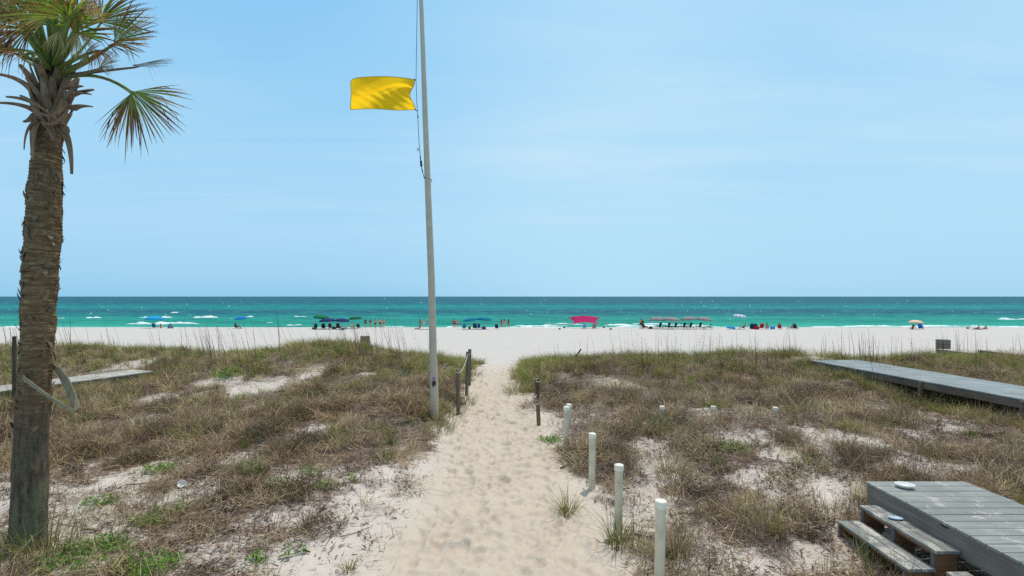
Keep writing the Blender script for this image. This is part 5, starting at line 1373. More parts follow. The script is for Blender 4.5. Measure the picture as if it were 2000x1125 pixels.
# ---- people
def tubes_between(mb, p, q, r0, r1, n=5): mb.tube([p, q], [r0, r1], n)
POSE = {}
def skeleton(pose):
    """joint -> (x, y, z); faces +y"""
    J = dict(pelvis=(0, 0, .93), waist=(0, 0, 1.10), chest=(0, .01, 1.28), collar=(0, 0, 1.43), neck=(0, .01, 1.50), head=(0, .02, 1.61), crown=(0, .02, 1.70),
             shl=(-.18, 0, 1.41), shr=(.18, 0, 1.41), ell=(-.23, -.02, 1.13), elr=(.23, -.02, 1.13), wrl=(-.25, .05, .89), wrr=(.25, .05, .89),
             hil=(-.09, 0, .90), hir=(.09, 0, .90), knl=(-.10, .02, .49), knr=(.10, .02, .49), anl=(-.10, -.02, .08), anr=(.10, -.02, .08), tol=(-.12, .15, .03), tor=(.12, .15, .03))
    if pose == 'stride':
        J.update(knl=(-.10, .14, .50), anl=(-.10, .10, .08), tol=(-.11, .27, .03), knr=(.10, -.04, .49), anr=(.10, -.22, .09), tor=(.11, -.06, .03), ell=(-.23, -.12, 1.14), wrl=(-.24, -.05, .90), elr=(.23, .08, 1.14), wrr=(.22, .24, .97))
    if pose == 'folded':
        J.update(ell=(-.25, .03, 1.15), elr=(.25, .03, 1.15), wrl=(-.02, .20, 1.20), wrr=(.05, .22, 1.14))
    if pose == 'hip':
        J.update(ell=(-.37, -.06, 1.17), wrl=(-.20, .06, 1.02), knr=(.14, .04, .49), anr=(.17, .0, .08), tor=(.21, .16, .03))
    if pose == 'raised':
        J.update(ell=(-.33, .10, 1.45), wrl=(-.12, .16, 1.60), elr=(.34, .10, 1.43), wrr=(.12, .16, 1.58))
    if pose == 'sit':      # reclining in a low chair
        J.update(pelvis=(0, -.02, .36), waist=(0, -.13, .50), chest=(0, -.23, .66), collar=(0, -.29, .80), neck=(0, -.30, .87), head=(0, -.29, .98), crown=(0, -.30, 1.07),
                 shl=(-.18, -.28, .78), shr=(.18, -.28, .78), ell=(-.28, -.10, .56), elr=(.28, -.10, .56), wrl=(-.27, .14, .50), wrr=(.27, .14, .50),
                 hil=(-.09, .02, .35), hir=(.09, .02, .35), knl=(-.11, .42, .50), knr=(.11, .42, .50), anl=(-.11, .62, .10), anr=(.11, .66, .10), tol=(-.13, .78, .05), tor=(.13, .82, .05))
    if pose == 'ground':   # sitting on the sand, leaning back on the arms
        J.update(pelvis=(0, 0, .13), waist=(0, -.07, .28), chest=(0, -.13, .46), collar=(0, -.15, .61), neck=(0, -.14, .68), head=(0, -.11, .79), crown=(0, -.11, .88),
                 shl=(-.18, -.15, .59), shr=(.18, -.15, .59), ell=(-.26, -.30, .34), elr=(.26, -.30, .34), wrl=(-.28, -.36, .08), wrr=(.28, -.36, .08),
                 hil=(-.09, .04, .13), hir=(.09, .04, .13), knl=(-.12, .40, .36), knr=(.12, .44, .30), anl=(-.12, .66, .08), anr=(.12, .78, .08), tol=(-.13, .80, .07), tor=(.13, .92, .09))
    if pose == 'prone':    # lying face down propped on the elbows
        J.update(pelvis=(0, 0, .12), waist=(0, .17, .14), chest=(0, .34, .22), collar=(0, .46, .32), neck=(0, .50, .38), head=(0, .56, .47), crown=(0, .57, .56),
                 shl=(-.17, .44, .30), shr=(.17, .44, .30), ell=(-.20, .50, .05), elr=(.20, .50, .05), wrl=(-.06, .72, .05), wrr=(.08, .72, .05),
                 hil=(-.09, -.03, .11), hir=(.09, -.03, .11), knl=(-.11, -.46, .09), knr=(.11, -.46, .09), anl=(-.11, -.86, .08), anr=(.11, -.86, .08), tol=(-.12, -1.02, .04), tor=(.12, -1.02, .04))
    return {k: Vector(v) for k, v in J.items()}
RAD = dict(pelvis=(.145, .11), waist=(.12, .092), chest=(.15, .11), collar=(.10, .08), neck=(.052, .052), head=(.085, .10), crown=(.055, .06), shl=(.058, .058), shr=(.058, .058), ell=(.042, .042), elr=(.042, .042), wrl=(.029, .029), wrr=(.029, .029), hil=(.085, .09), hir=(.085, .09), knl=(.056, .058), knr=(.056, .058), anl=(.038, .04), anr=(.038, .04), tol=(.036, .022), tor=(.036, .022))
BONES = [('pelvis', 'waist'), ('waist', 'chest'), ('chest', 'collar'), ('collar', 'neck'), ('neck', 'head'), ('head', 'crown'), ('collar', 'shl'), ('shl', 'ell'), ('ell', 'wrl'), ('collar', 'shr'), ('shr', 'elr'), ('elr', 'wrr'), ('pelvis', 'hil'), ('hil', 'knl'), ('knl', 'anl'), ('anl', 'tol'), ('pelvis', 'hir'), ('hir', 'knr'), ('knr', 'anr'), ('anr', 'tor')]
def grow(name, J, bones, rad, sub=1):
    used_ = []
    for a, b in bones:
        for k in (a, b):
            if k not in used_: used_.append(k)
    me = bpy.data.meshes.new(name); me.from_pydata([J[k] for k in used_], [(used_.index(a), used_.index(b)) for a, b in bones], [])
    o = bpy.data.objects.new(name, me); COL.objects.link(o)
    sk = o.modifiers.new('skin', 'SKIN'); ss = o.modifiers.new('smooth', 'SUBSURF'); ss.levels = sub; ss.render_levels = sub
    for i, k in enumerate(used_):
        me.skin_vertices[0].data[i].radius = rad[k]; me.skin_vertices[0].data[i].use_root = (i == 0)
    dg = bpy.context.evaluated_depsgraph_get(); dg.update()
    out = bpy.data.meshes.new_from_object(o.evaluated_get(dg))
    bpy.data.objects.remove(o); bpy.data.meshes.remove(me)
    return out
def merge_extra(me, mb):
    bm = bmesh.new(); bm.from_mesh(me); vs = [bm.verts.new(v) for v in mb.v]
    for f in mb.f:
        try: bm.faces.new([vs[i] for i in f])
        except ValueError: pass
    bm.to_mesh(me); bm.free()
    me.polygons.foreach_set('use_smooth', [True] * len(me.polygons)); me.update()
MSK = {}
def body_mesh(pose):
    if pose in MSK: return MSK[pose]
    J = skeleton(pose); me = grow('body', J, BONES, RAD, 2)
    mb = MB()
    # hands: palm plus five separate bent fingers
    for s, w, e in ((-1, 'wrl', 'ell'), (1, 'wrr', 'elr')):
        d = (J[w] - J[e]).normalized(); sd_ = d.cross(Vector((0, 1, .2))).normalized(); up = sd_.cross(d)
        mb.tube([J[w] - d * .01, J[w] + d * .04, J[w] + d * .085], [.026, .036, .032], 8, flat=.5)
        for i, (off, ln) in enumerate(((-.026, .062), (-.009, .074), (.009, .070), (.025, .054))):
            b = J[w] + d * .08 + sd_ * off
            mb.tube([b, b + d * ln * .5 + up * .004, b + d * ln * .9 + up * .018, b + d * ln + up * .026], [.0088, .0084, .0076, .005], 5)
        b = J[w] + d * .03 - sd_ * .03
        mb.tube([b, b - sd_ * .025 + d * .03, b - sd_ * .03 + d * .06], [.011, .010, .007], 5)
    # face: nose, ears, brow and mouth
    h = J['head']; up = (J['crown'] - J['head']).normalized(); fw = Vector((0, 1, 0)) if pose != 'x' else up; fw = (fw - up * fw.dot(up)).normalized(); sx_ = fw.cross(up)
    mb.tube([h + fw * .085 + up * .015, h + fw * .118 - up * .02, h + fw * .09 - up * .03], [.008, .015, .010], 6)
    for s in (-1, 1):
        mb.ball(h + sx_ * .085 * s - up * .005, (.014, .022, .03), 0, 6, 4); mb.ball(h + fw * .088 + sx_ * .032 * s + up * .012, .012, 0, 6, 4)
    mb.tube([h + fw * .09 - up * .052 - sx_ * .02, h + fw * .097 - up * .054, h + fw * .09 - up * .052 + sx_ * .02], .008, 5)
    merge_extra(me, mb)
    MSK[pose] = me; return me
def sub_mesh(pose, key, bones, grow_by, trim=None):
    kk = (pose, key)
    if kk in MSK: return MSK[kk]
    J = skeleton(pose)
    if trim:
        for k, (a, b, t) in trim.items(): J[k] = J[a].lerp(J[b], t)
    rad = {}
    for k in J:
        r = RAD.get(k.replace('_t', ''), (.06, .06)); rad[k] = (r[0] + grow_by, r[1] + grow_by)
    if 'thl' in J: rad['thl'] = rad['thr'] = (.085 + grow_by, .09 + grow_by)
    if 'uar' in J: rad['ual'] = rad['uar'] = (.055 + grow_by, .055 + grow_by)
    me = grow(key, J, bones, rad, 1); me.polygons.foreach_set('use_smooth', [True] * len(me.polygons)); MSK[kk] = me; return me
CL = {
 'trunks': ([('pelvis', 'hil'), ('hil', 'thl'), ('pelvis', 'hir'), ('hir', 'thr')], .02, {'thl': ('hil', 'knl', .55), 'thr': ('hir', 'knr', .55)}),
 'bikini_bottom': ([('pelvis', 'hil'), ('pelvis', 'hir')], .006, None),
 'bikini_top': ([('chest', 'cht')], .008, {'cht': ('chest', 'collar', .3)}),
 'swimsuit': ([('pelvis', 'waist'), ('waist', 'chest'), ('chest', 'cht'), ('pelvis', 'hil'), ('pelvis', 'hir')], .010, {'cht': ('chest', 'collar', .4)}),
 'shirt': ([('waist', 'chest'), ('chest', 'collar'), ('collar', 'shl'), ('shl', 'ual'), ('collar', 'shr'), ('shr', 'uar'), ('waist', 'pelvis')], .018, {'ual': ('shl', 'ell', .5), 'uar': ('shr', 'elr', .5)}),
}
RAD['cht'] = (.13, .10); RAD['thl'] = RAD['thr'] = (.085, .09); RAD['ual'] = RAD['uar'] = (.055, .055)
def skinmat(n, c):
    m = simple(n, c, .5, .08, 20, .05)
    return m
SKIN = [skinmat('fair_skin', lin(214, 160, 128)), skinmat('tanned_skin', lin(190, 128, 92)), skinmat('deep_tan_skin', lin(150, 96, 68)), skinmat('sunburnt_skin', lin(216, 142, 116))]
HAIR = {k: simple(k + '_hair', c, .6, .25, 40, .3) for k, c in dict(dark=lin(40, 32, 28), brown=lin(84, 60, 44), blond=lin(186, 154, 106), grey=lin(150, 146, 140)).items()}
def hair_mesh(pose, long_):
    kk = (pose, 'hair', long_)
    if kk in MSK: return MSK[kk]
    J = skeleton(pose); h = J['head']; up = (J['crown'] - h).normalized(); fw = Vector((0, 1, 0)); fw = (fw - up * fw.dot(up)).normalized(); sx_ = fw.cross(up)
    mb = MB(); c = h + up * .035 - fw * .012; vs = []; fs = []
    nu, nv_ = 14, 7
    for j in range(nv_ + 1):
        for i in range(nu):
            a = 2 * math.pi * i / nu; back = (1 - math.cos(a - math.pi / 2)) / 2      # 0 in front, 1 behind
            tmax = .38 * math.pi + back * (.34 if not long_ else .40) * math.pi; t = tmax * j / nv_
            v = c + (sx_ * math.cos(a) * .104 + fw * math.sin(a) * .118) * math.sin(t) + up * (math.cos(t) * .112)
            vs.append(v)
    for j in range(nv_):
        for i in range(nu): fs.append((j * nu + i, (j + 1) * nu + i, (j + 1) * nu + (i + 1) % nu, j * nu + (i + 1) % nu))
    mb.add(vs, fs)
    if long_:
        for k in range(7):
            x_ = (k - 3) / 3; b = c + sx_ * x_ * .08 - fw * .085
            mb.tube([b + up * .02, b - up * .12 - fw * .02, b - up * .25 + sx_ * x_ * .01, b - up * (.34 - .04 * abs(x_))], [.03, .034, .03, .012], 6)
    me = mb.mesh('hair', HAIR['dark'], True); MSK[kk] = me; return me
def person(px, py, pose, label, skin=1, hair='dark', long_=False, clothes=(), h=1.70, rz=0.0, group='people on the beach', loc=None):
    b = bp(px, py) if loc is None else loc
    me = body_mesh(pose)
    if not me.materials: me.materials.append(SKIN[0])
    o = bpy.data.objects.new('person', me); COL.objects.link(o); setmat(o, SKIN[skin])
    o.location = b; o.rotation_euler = (0, 0, rz); s = h / 1.74; o.scale = (s, s, s)
    tag(o, label, 'person', group)
    c = bpy.data.objects.new('hair', hair_mesh(pose, long_)); COL.objects.link(c); c.parent = o; setmat(c, HAIR[hair])
    for kind, m in clothes:
        bn, gb, tr_ = CL[kind]; cm = sub_mesh(pose, kind, bn, gb, tr_)
        if not cm.materials: cm.materials.append(black)
        c = bpy.data.objects.new(kind, cm); COL.objects.link(c); c.parent = o; setmat(c, m)
    return o
# the five by the water, right of the crowded group
person(714, 639.8, 'hip', 'person in navy shirt and dark shorts, leftmost of the five standing by the water', 1, 'dark', False, (('shirt', dkblue), ('trunks', fab('olive', lin(92, 96, 84)))), 1.74)
person(723, 640, 'folded', 'person with navy blue shirt and tan shorts, second of the five by the water', 1, 'brown', False, (('shirt', navy), ('trunks', tanf)), 1.68)
person(733, 640, 'stand', 'shorter bare backed person in dark blue trunks amid the five by the water', 3, 'dark', False, (('trunks', dkblue),), 1.56)
person(742.5, 640.2, 'hip', 'bare backed person in black trunks, second from right of the five by the water', 3, 'brown', False, (('trunks', black),), 1.70, .2)
person(749.5, 640, 'folded', 'person in coral trunks, rightmost of the five standing by the water', 3, 'dark', False, (('trunks', fab('coral', lin(216, 130, 110))),), 1.76, -.2)
person(820.5, 638.8, 'stride', 'slim long haired person in bikini just left of the flagpole', 2, 'brown', True, (('bikini_bottom', fab('rust', lin(150, 70, 50))), ('bikini_top', fab('rust', lin(150, 70, 50)))), 1.64, -.9)
person(828, 638.8, 'stand', 'bare chested person in pale blue white trunks just left of the flagpole', 3, 'dark', False, (('trunks', fab('ice', lin(206, 222, 230))),), 1.76, .3)
person(818.2, 643.6, 'ground', 'person sitting low on the sand below the pair left of the flagpole', 2, 'brown', True, (('swimsuit', orange),), 1.5, 1.0)
person(885.5, 640.4, 'hip', 'person in loose grey shirt and blue shorts standing left of the aqua chair', 1, 'dark', False, (('shirt', fab('smoke', lin(110, 112, 124))), ('trunks', fab('denim', lin(84, 104, 140)))), 1.66)
person(889.2, 640.0, 'stand', 'person in rose top half hidden beside the one in grey shirt', 3, 'brown', False, (('shirt', fab('rose', lin(176, 110, 110))), ('trunks', fab('denim', lin(84, 104, 140)))), 1.55)
person(893.8, 640.3, 'stand', 'shorter person in grey shorts standing nearest the aqua chair', 3, 'dark', False, (('trunks', fab('smoke', lin(110, 112, 124))), ('bikini_top', fab('smoke', lin(110, 112, 124)))), 1.5)
person(979.3, 638.8, 'folded', 'tanned person in brown swimsuit, leftmost of three standing by the surf', 2, 'dark', False, (('swimsuit', brownf),), 1.70)
person(984.7, 638.8, 'stand', 'person in pink swimsuit, middle one of three standing by the surf', 3, 'brown', True, (('swimsuit', fab('blush', lin(220, 130, 140))),), 1.62, .4)
person(993.2, 639, 'hip', 'dark tanned person in dark red swimsuit, rightmost of three by the surf', 2, 'dark', True, (('swimsuit', fab('wine', lin(110, 50, 56))),), 1.6)
person(1251, 642.2, 'raised', 'tall bare backed person in dark trunks with arms raised, left of the grey umbrellas', 1, 'dark', False, (('trunks', black),), 1.84)
person(1255.2, 641.6, 'stand', 'person in black shirt standing close to the tall person with raised arms', 2, 'dark', False, (('shirt', black), ('trunks', black)), 1.66)
ch = C(1259.5, 642.4, 'dark chair of the lounging sunbather left of the grey umbrellas', black, -1.2, s=1.1)
def sitter(chair, label, skin, hair, long_, clothes, h=1.68):
    return person(0, 0, 'sit', label, skin, hair, long_, clothes, h, chair.rotation_euler.z, 'people on the beach', Vector(chair.location) + Vector((0, 0, .03)))
sitter(ch, 'sunbather reclining with legs out, left of the grey umbrellas', 2, 'dark', False, (('trunks', fab('wine', lin(110, 50, 56))),))
CH = {o['label']: o for o in bpy.data.objects if o.get('category') == 'beach chair'}
def chair_by(t): return [o for k, o in CH.items() if t in k][0]
sitter(chair_by('reclining person under the bright green'), 'sunburnt person reclining under the bright green umbrella', 3, 'brown', False, (('trunks', dkblue),))
sitter(chair_by('left part of the first navy'), 'person in white shirt seated under the left of the first navy umbrella', 1, 'dark', False, (('shirt', white), ('trunks', black)))
sitter(chair_by('right part of the first navy'), 'bare shouldered person seated under the right of the first navy umbrella', 3, 'brown', False, (('trunks', red),))
sitter(chair_by('black beach chair under the second'), 'person with red trunks seated under the second navy umbrella', 2, 'dark', False, (('trunks', red),))
sitter(chair_by('white towel covered'), 'person in rose top seated under the dark green umbrella', 3, 'blond', True, (('swimsuit', fab('rose', lin(176, 110, 110))),))
sitter(chair_by('deep teal beach chair'), 'dark haired person seated between the teal umbrella poles', 1, 'dark', False, (('shirt', black),))
sitter(chair_by('lone sitter'), 'person in dark clothes sitting alone under the bright blue umbrella', 2, 'dark', False, (('shirt', black), ('trunks', dkblue)))
sitter(chair_by('tan beach chair facing left'), 'person in dark trousers lounging below the striped umbrella', 1, 'grey', False, (('shirt', tanf), ('trunks', dkblue)))
sitter(chair_by('grey beach chair holding'), 'dark haired person in white seated right of the red chair', 1, 'dark', True, (('shirt', white), ('trunks', dkblue)))
sitter(chair_by('magenta red beach chair'), 'person in orange seated right of the blue cooler', 3, 'dark', False, (('shirt', orange), ('trunks', orange)))
sitter(chair_by('green backed beach chair'), 'sunbather in lilac with knees up, left of the green backed chair', 3, 'brown', False, (('swimsuit', fab('lilac', lin(170, 160, 200))),))
sitter(chair_by('dark slender beach chair'), 'person bending forward in the dark chair at the end of the red chair group', 1, 'dark', False, (('shirt', white), ('trunks', dkblue)))
sitter(chair_by('bright blue reclined'), 'person lying back in the bright blue chair below the peach umbrella', 2, 'dark', False, (('trunks', dkblue),))
person(1782.5, 643.6, 'ground', 'long haired tanned person sitting on sand left of the bright blue chair', 2, 'dark', True, (('swimsuit', fab('wine', lin(110, 50, 56))),), 1.75, -.2)
person(1908, 642.4, 'prone', 'left one of two sunbathers lying propped on their elbows at far right', 2, 'dark', False, (('trunks', fab('wine', lin(110, 50, 56))),), 1.75, -1.2)
person(1923, 642.4, 'prone', 'right one of two sunbathers lying propped on their elbows at far right', 2, 'brown', True, (('bikini_bottom', fab('rust', lin(150, 70, 50))), ('bikini_top', fab('rust', lin(150, 70, 50)))), 1.65, -1.1)
person(314, 641.2, 'ground', 'person in pink sitting on sand right of the teal chair at far left', 3, 'dark', True, (('swimsuit', fab('blush', lin(220, 130, 140))),), 1.6, .3)

# ---- gear
def tote(px, py, w, h, d, label, m, name='beach_bag', cat='bag', handles=True, group='bags and coolers on the sand'):
    e = empty(name, bp(px, py)); tag(e, label, cat, group)
    mb = MB(); n = 16; prof = [(.92, 0), (1, .08), (1.0, .5), (.95, .92), (.9, 1.0), (.82, 1.0), (.8, .9)]
    vs = []; fs = []
    for r, z in prof:
        for k in range(n):
            a = 2 * math.pi * k / n; ca, sa = math.cos(a), math.sin(a)
            vs.append((math.copysign(abs(ca) ** .55, ca) * w / 2 * r, math.copysign(abs(sa) ** .55, sa) * d / 2 * r, z * h))
    for j in range(len(prof) - 1):
        for k in range(n): fs.append((j * n + k, j * n + (k + 1) % n, (j + 1) * n + (k + 1) % n, (j + 1) * n + k))
    fs.append(tuple(reversed(range(n)))); fs.append(tuple(range((len(prof) - 1) * n, len(prof) * n)))
    mb.add(vs, fs); mb.build('body', m, e, smooth=True)
    if handles:
        for s in (-1, 1):
            mb = MB(); mb.tube([(-w * .25, s * d * .42, h * .85), (-w * .18, s * d * .42, h * 1.2), (0, s * d * .42, h * 1.32), (w * .18, s * d * .42, h * 1.2), (w * .25, s * d * .42, h * .85)], .014, 6); mb.build('handle', m, e, smooth=True)
    return e
def cooler(px, py, w, h, d, label, m, lidm):
    e = empty('cooler', bp(px, py)); tag(e, label, 'cooler', 'bags and coolers on the sand')
    mb = MB(); mb.box((-w / 2, -d / 2, 0), (w / 2, d / 2, h * .78)); mb.build('body', m, e, bevel=.02)
    mb = MB(); mb.box((-w / 2 - .012, -d / 2 - .012, h * .78), (w / 2 + .012, d / 2 + .012, h)); mb.build('lid', lidm, e, bevel=.02)
    mb = MB(); mb.tube([(-w / 2 - .02, 0, h * .55), (-w / 2 - .04, 0, h * 1.1), (w / 2 + .04, 0, h * 1.1), (w / 2 + .02, 0, h * .55)], .014, 6); mb.build('handle', lidm, e)
tote(614, 643.2, .75, .32, .4, 'dark green holdall in front of the bright green umbrella', green2)
cooler(652.5, 643, .62, .42, .4, 'dark blue cooler between the two navy umbrellas', simple('cooler_navy', lin(48, 56, 82), .5), M_dark)
tote(669.5, 645, .62, .42, .35, 'blue grey bag lying in front of the second navy umbrella', fab('slate', lin(100, 124, 146)))
tote(676, 642.5, .4, .5, .3, 'white bag beside the second navy umbrella pole', white)
tote(945, 643.5, .68, .5, .4, 'purple bag at the foot of the right teal umbrella', purple)
tote(917, 642.6, .45, .45, .3, 'red bag in front of the aqua chair', red)
tote(1270.8, 642.5, .65, .42, .4, 'brown bag on the sand left of the grey umbrellas', brownf)
tote(1477.5, 643.6, .85, .5, .5, 'bright red round bag in front of the red chair', red)
cooler(1509, 643.3, .62, .52, .45, 'bright blue cooler left of the person in orange', simple('cooler_blue', lin(40, 130, 200), .4), simple('cooler_lid', lin(60, 150, 214), .4))
tote(1472, 643, 1.25, .92, .5, 'large dark blue beach wagon bag behind the red bag', dkblue, 'gear_bag')
tote(1890, 642.8, .4, .36, .3, 'small tan bag near the two propped sunbathers', tanf)
tote(812, 643.8, .4, .3, .3, 'small pale bag beside the low sitter left of the flagpole', tanf)
def towel(px, py, w, l, label, m, rz=0.0):
    b = bp(px, py); mb = MB(); nx, ny = 8, 12; vs = []
    for j in range(ny + 1):
        for i in range(nx + 1):
            x_ = (i / nx - .5) * w; y_ = (j / ny - .5) * l; X_ = b.x + x_ * math.cos(rz) - y_ * math.sin(rz); Y_ = b.y + x_ * math.sin(rz) + y_ * math.cos(rz)
            vs.append((x_, y_, BZ(X_, Y_) - b.z + .035 + .012 * math.sin(i * 2 + j)))
    mb.add(vs, [(j * (nx + 1) + i, j * (nx + 1) + i + 1, (j + 1) * (nx + 1) + i + 1, (j + 1) * (nx + 1) + i) for j in range(ny) for i in range(nx)])
    o = mb.build('beach_towel', m, smooth=True, loc=b, rz=rz); s = o.modifiers.new('cloth', 'SOLIDIFY'); s.thickness = .012; tag(o, label, 'towel', 'towels on the sand')
towel(830, 643.6, .9, 1.9, 'dark towel spread on the sand left of the flagpole', fab('charcoal', lin(84, 78, 82)), 1.5)
towel(1912, 643.2, 2.2, 1.6, 'wine coloured towel under the two propped sunbathers', fab('wine', lin(110, 50, 56)), .3)
# small round pop-up tent at far left
b = bp(333, 641.3); e = empty('beach_tent', b); tag(e, 'small round grey blue pop up tent at the far left by the surf', 'tent')
mb = MB(); vs = []; fs = []; n = 20
for j in range(7):
    t = j / 6 * math.pi / 2
    for k in range(n):
        a = math.pi * 2 * k / n; vs.append((.44 * math.cos(t) ** .7 * math.cos(a) if j < 6 else 0, .44 * math.cos(t) ** .7 * math.sin(a) if j < 6 else 0, .92 * math.sin(t)))
for j in range(6):
    for k in range(n): fs.append((j * n + k, j * n + (k + 1) % n, (j + 1) * n + (k + 1) % n, (j + 1) * n + k))
mb.add(vs, fs); mb.build('shell', fab('dusty_blue', lin(112, 132, 152)), e, smooth=True)
mb = MB(); 
for a0 in (0, math.pi / 2): mb.tube([(.45 * math.cos(t) * math.cos(a0), .45 * math.cos(t) * math.sin(a0), .93 * abs(math.sin(t)) ** .9) for t in np.linspace(0, math.pi, 15)], .014, 5)
mb.build('hoop', M_dark, e, smooth=True)

# ---- pink stretch sunshade
b = bp(1145, 641.5); D = b.y
sh = empty('sunshade', b); tag(sh, 'magenta pink stretch fabric sunshade with sandbag corners over two chairs', 'sunshade')
def sp3(px, py, dd): 
    p = at(px, py, D + dd); return p - b
TLc, TRc, BLc, BRc = sp3(1110.5, 620.5, 1.0), sp3(1171.5, 621, 1.0), sp3(1109, 636.2, -1.0), sp3(1178.5, 636.4, -1.0)
nu_, nv2 = 40, 20; vs = []
for j in range(nv2 + 1):
    for i in range(nu_ + 1):
        u, v = i / nu_, j / nv2
        p = (TLc * (1 - u) + TRc * u) * (1 - v) + (BLc * (1 - u) + BRc * u) * v
        c = 4 * u * (1 - u); cv = 4 * v * (1 - v)
        pinch = cv * (1.0 * (1 - 2 * u)) * (abs(1 - 2 * u) ** 2)
        p = p + Vector((pinch, 0, .36 * c * (1 - v) ** 1.0 + .62 * c * v + .05 * cv * math.sin(u * 9)))
        p = p + Vector((0, (.5 * c) * (.5 - v) * -.8, 0))
        vs.append(p)
mb = MB(); mb.add(vs, [(j * (nu_ + 1) + i, j * (nu_ + 1) + i + 1, (j + 1) * (nu_ + 1) + i + 1, (j + 1) * (nu_ + 1) + i) for j in range(nv2) for i in range(nu_)])
o = mb.build('canopy', pink, sh, smooth=True); s = o.modifiers.new('cloth', 'SOLIDIFY'); s.thickness = .006
M_navycap = simple('navy_bag', lin(40, 42, 62), .8, .2)
for c, px_ in ((TLc, 0), (TRc, 0)):
    mb = MB(); mb.tube([(c.x, c.y, -.1), tuple(c)], .018, 6); mb.build('pole', M_alu, sh)
    mb = MB(); mb.ball(c, .10, 0, 8, 6); mb.build('corner_pocket', M_navycap, sh, smooth=True)
for c, (qx, qy) in ((TLc, (1093, 643.6)), (TRc, (1193, 643.9)), (BLc, (1102, 640.6)), (BRc, (1179.5, 640.4))):
    q = bp(qx, qy) - b + Vector((0, 0, .06))
    mb = MB(); mb.tube([tuple(c), tuple(q + Vector((0, 0, .15)))], .012, 5); mb.build('guy_line', pink, sh)
    mb = MB(); mb.ball(q + Vector((0, 0, .06)), (.22, .16, .15), 0, 10, 6); mb.build('sandbag', M_navycap, sh, smooth=True)

SUN_E = 2.85; SKY_S = .10; AIR = 1.0; DUST = 1.5; OZONE = 1.5; SKY_TINT = (1.1, 1.05, 1.0); CLOUD = (7.4, 8.8, 9.6); EXPO = 0.0; CIRRUS = .7
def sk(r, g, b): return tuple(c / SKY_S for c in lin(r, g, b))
SKY_RAMP = [(0.0, sk(150, 207, 241)), (.03, sk(160, 213, 245)), (.12, sk(172, 220, 250)), (.25, sk(162, 217, 251)), (.5, sk(140, 206, 251)), (.62, sk(188, 212, 226)), (1.0, sk(206, 208, 208))]  # topmost stops, above the view, are whitened to add neutral fill light

# ------------------------------------------------------------------ camera, light, sky
cam = bpy.data.cameras.new('camera'); co = bpy.data.objects.new('camera', cam); COL.objects.link(co)
cam.lens = 18.0; cam.sensor_width = 36.0; cam.shift_y = (HY - 562.5) / 2000.0
cam.clip_start = .05; cam.clip_end = 60000
co.location = (0, 0, CZ); co.rotation_euler = (R(90), 0, 0)
sc.camera = co
EL, AZ = 71.0, 36.0      # sun height and bearing to the right of straight ahead
sd = Vector((math.sin(R(AZ)) * math.cos(R(EL)), math.cos(R(AZ)) * math.cos(R(EL)), math.sin(R(EL))))
sun = bpy.data.lights.new('sun', 'SUN'); so = bpy.data.objects.new('sun', sun); COL.objects.link(so)
sun.energy = SUN_E; sun.angle = R(.53); sun.color = (1.0, .955, .89)
sun.color = (1.0, .945, .86); so.rotation_euler = (-sd).to_track_quat('-Z', 'Y').to_euler()
w = bpy.data.worlds.new('World'); sc.world = w; w.use_nodes = True
nt = w.node_tree; bg = nt.nodes['Background']
sky = nd(nt, 'ShaderNodeTexSky', sky_type='NISHITA'); sky.sun_disc = False
sky.sun_elevation = R(EL); sky.sun_rotation = R(AZ)
sky.air_density = AIR; sky.dust_density = DUST; sky.ozone_density = OZONE; sky.altitude = 0
hs = mixc(nt, 1.0, sky.outputs[0], SKY_TINT, 'MULTIPLY')
tg = nd(nt, 'ShaderNodeTexCoord'); sg = nd(nt, 'ShaderNodeSeparateXYZ'); nt.links.new(tg.outputs['Generated'], sg.inputs[0])
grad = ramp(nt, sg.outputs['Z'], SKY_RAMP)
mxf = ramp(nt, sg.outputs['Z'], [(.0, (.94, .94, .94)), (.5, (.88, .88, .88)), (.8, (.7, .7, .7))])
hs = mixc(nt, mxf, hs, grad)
wa = nd(nt, 'ShaderNodeMath', operation='ADD'); wa.inputs[1].default_value = .5; nt.links.new(sg.outputs['X'], wa.inputs[0])
wxo = ramp(nt, wa.outputs[0], [(.10, (0, 0, 0)), (.72, (.75, .75, .75)), (1.0, (.5, .5, .5))], 'EASE')
hs = mixc(nt, wxo, hs, sk(184, 226, 250))
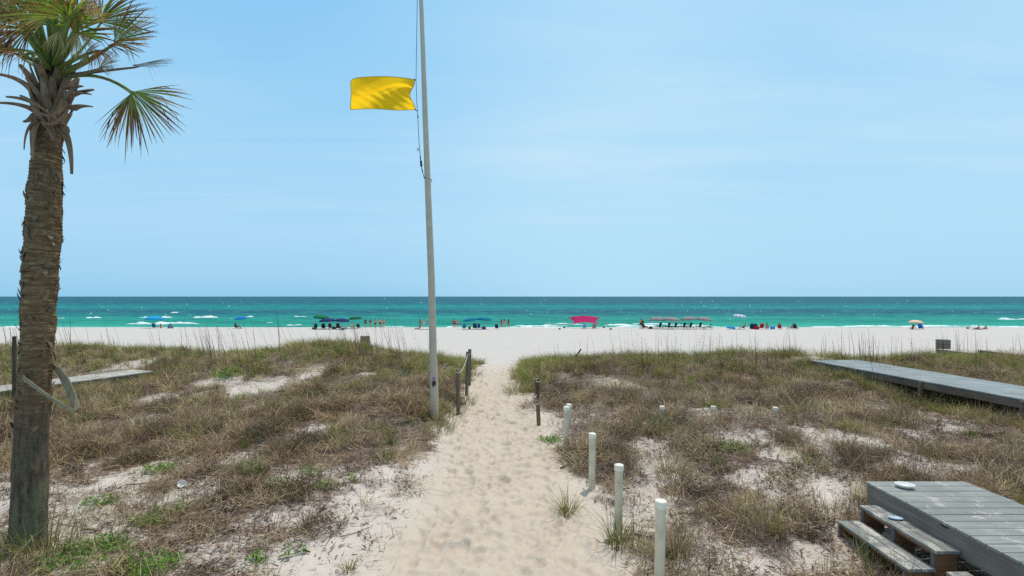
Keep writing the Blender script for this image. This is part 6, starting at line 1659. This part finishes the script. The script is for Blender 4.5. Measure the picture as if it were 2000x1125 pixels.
# thin cirrus high over the sea
tc = nd(nt, 'ShaderNodeTexCoord'); sx = nd(nt, 'ShaderNodeSeparateXYZ'); nt.links.new(tc.outputs['Generated'], sx.inputs[0])
mz = nd(nt, 'ShaderNodeMath', operation='MAXIMUM'); mz.inputs[1].default_value = .02; nt.links.new(sx.outputs['Z'], mz.inputs[0])
dvx = nd(nt, 'ShaderNodeMath', operation='DIVIDE'); dvy = nd(nt, 'ShaderNodeMath', operation='DIVIDE')
nt.links.new(sx.outputs['X'], dvx.inputs[0]); nt.links.new(mz.outputs[0], dvx.inputs[1])
nt.links.new(sx.outputs['Y'], dvy.inputs[0]); nt.links.new(mz.outputs[0], dvy.inputs[1])
cb = nd(nt, 'ShaderNodeCombineXYZ'); nt.links.new(dvx.outputs[0], cb.inputs[0]); nt.links.new(dvy.outputs[0], cb.inputs[1])
mp = nd(nt, 'ShaderNodeMapping'); mp.inputs['Rotation'].default_value = (0, 0, R(28)); mp.inputs['Scale'].default_value = (.28, 1.0, 1)
nt.links.new(cb.outputs[0], mp.inputs['Vector'])
c1 = noise(nt, mp.outputs['Vector'], 1.0, 8, .62, .7)
c2 = noise(nt, cb.outputs[0], .22, 3, .5)
ml = nd(nt, 'ShaderNodeMath', operation='MULTIPLY')
nt.links.new(ramp(nt, c1, [(.40, (0, 0, 0)), (.78, (1, 1, 1))]), ml.inputs[0]); nt.links.new(ramp(nt, c2, [(.35, (.1, .1, .1)), (.65, (1, 1, 1))]), ml.inputs[1])
cl = nd(nt, 'ShaderNodeMath', operation='MULTIPLY'); cl.inputs[1].default_value = CIRRUS; fh = nd(nt, 'ShaderNodeMapRange'); fh.inputs[1].default_value = .06; fh.inputs[2].default_value = .25; nt.links.new(sx.outputs['Z'], fh.inputs[0])
ml2 = nd(nt, 'ShaderNodeMath', operation='MULTIPLY'); nt.links.new(ml.outputs[0], ml2.inputs[0]); nt.links.new(fh.outputs[0], ml2.inputs[1]); nt.links.new(ml2.outputs[0], cl.inputs[0])
fin = mixc(nt, cl.outputs[0], hs, CLOUD)
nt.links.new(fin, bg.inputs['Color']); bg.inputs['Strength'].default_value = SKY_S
vs = sc.view_settings; vs.view_transform = 'Standard'; vs.look = 'None'; vs.exposure = EXPO; vs.gamma = 1.0; vs.use_curve_mapping = False
sc.render.filter_size = .9; cy = sc.cycles; cy.max_bounces = 6; cy.diffuse_bounces = 3; cy.glossy_bounces = 2; cy.transmission_bounces = 2; cy.transparent_max_bounces = 4
cy.use_adaptive_sampling = True; cy.adaptive_threshold = .008; cy.use_denoising = False
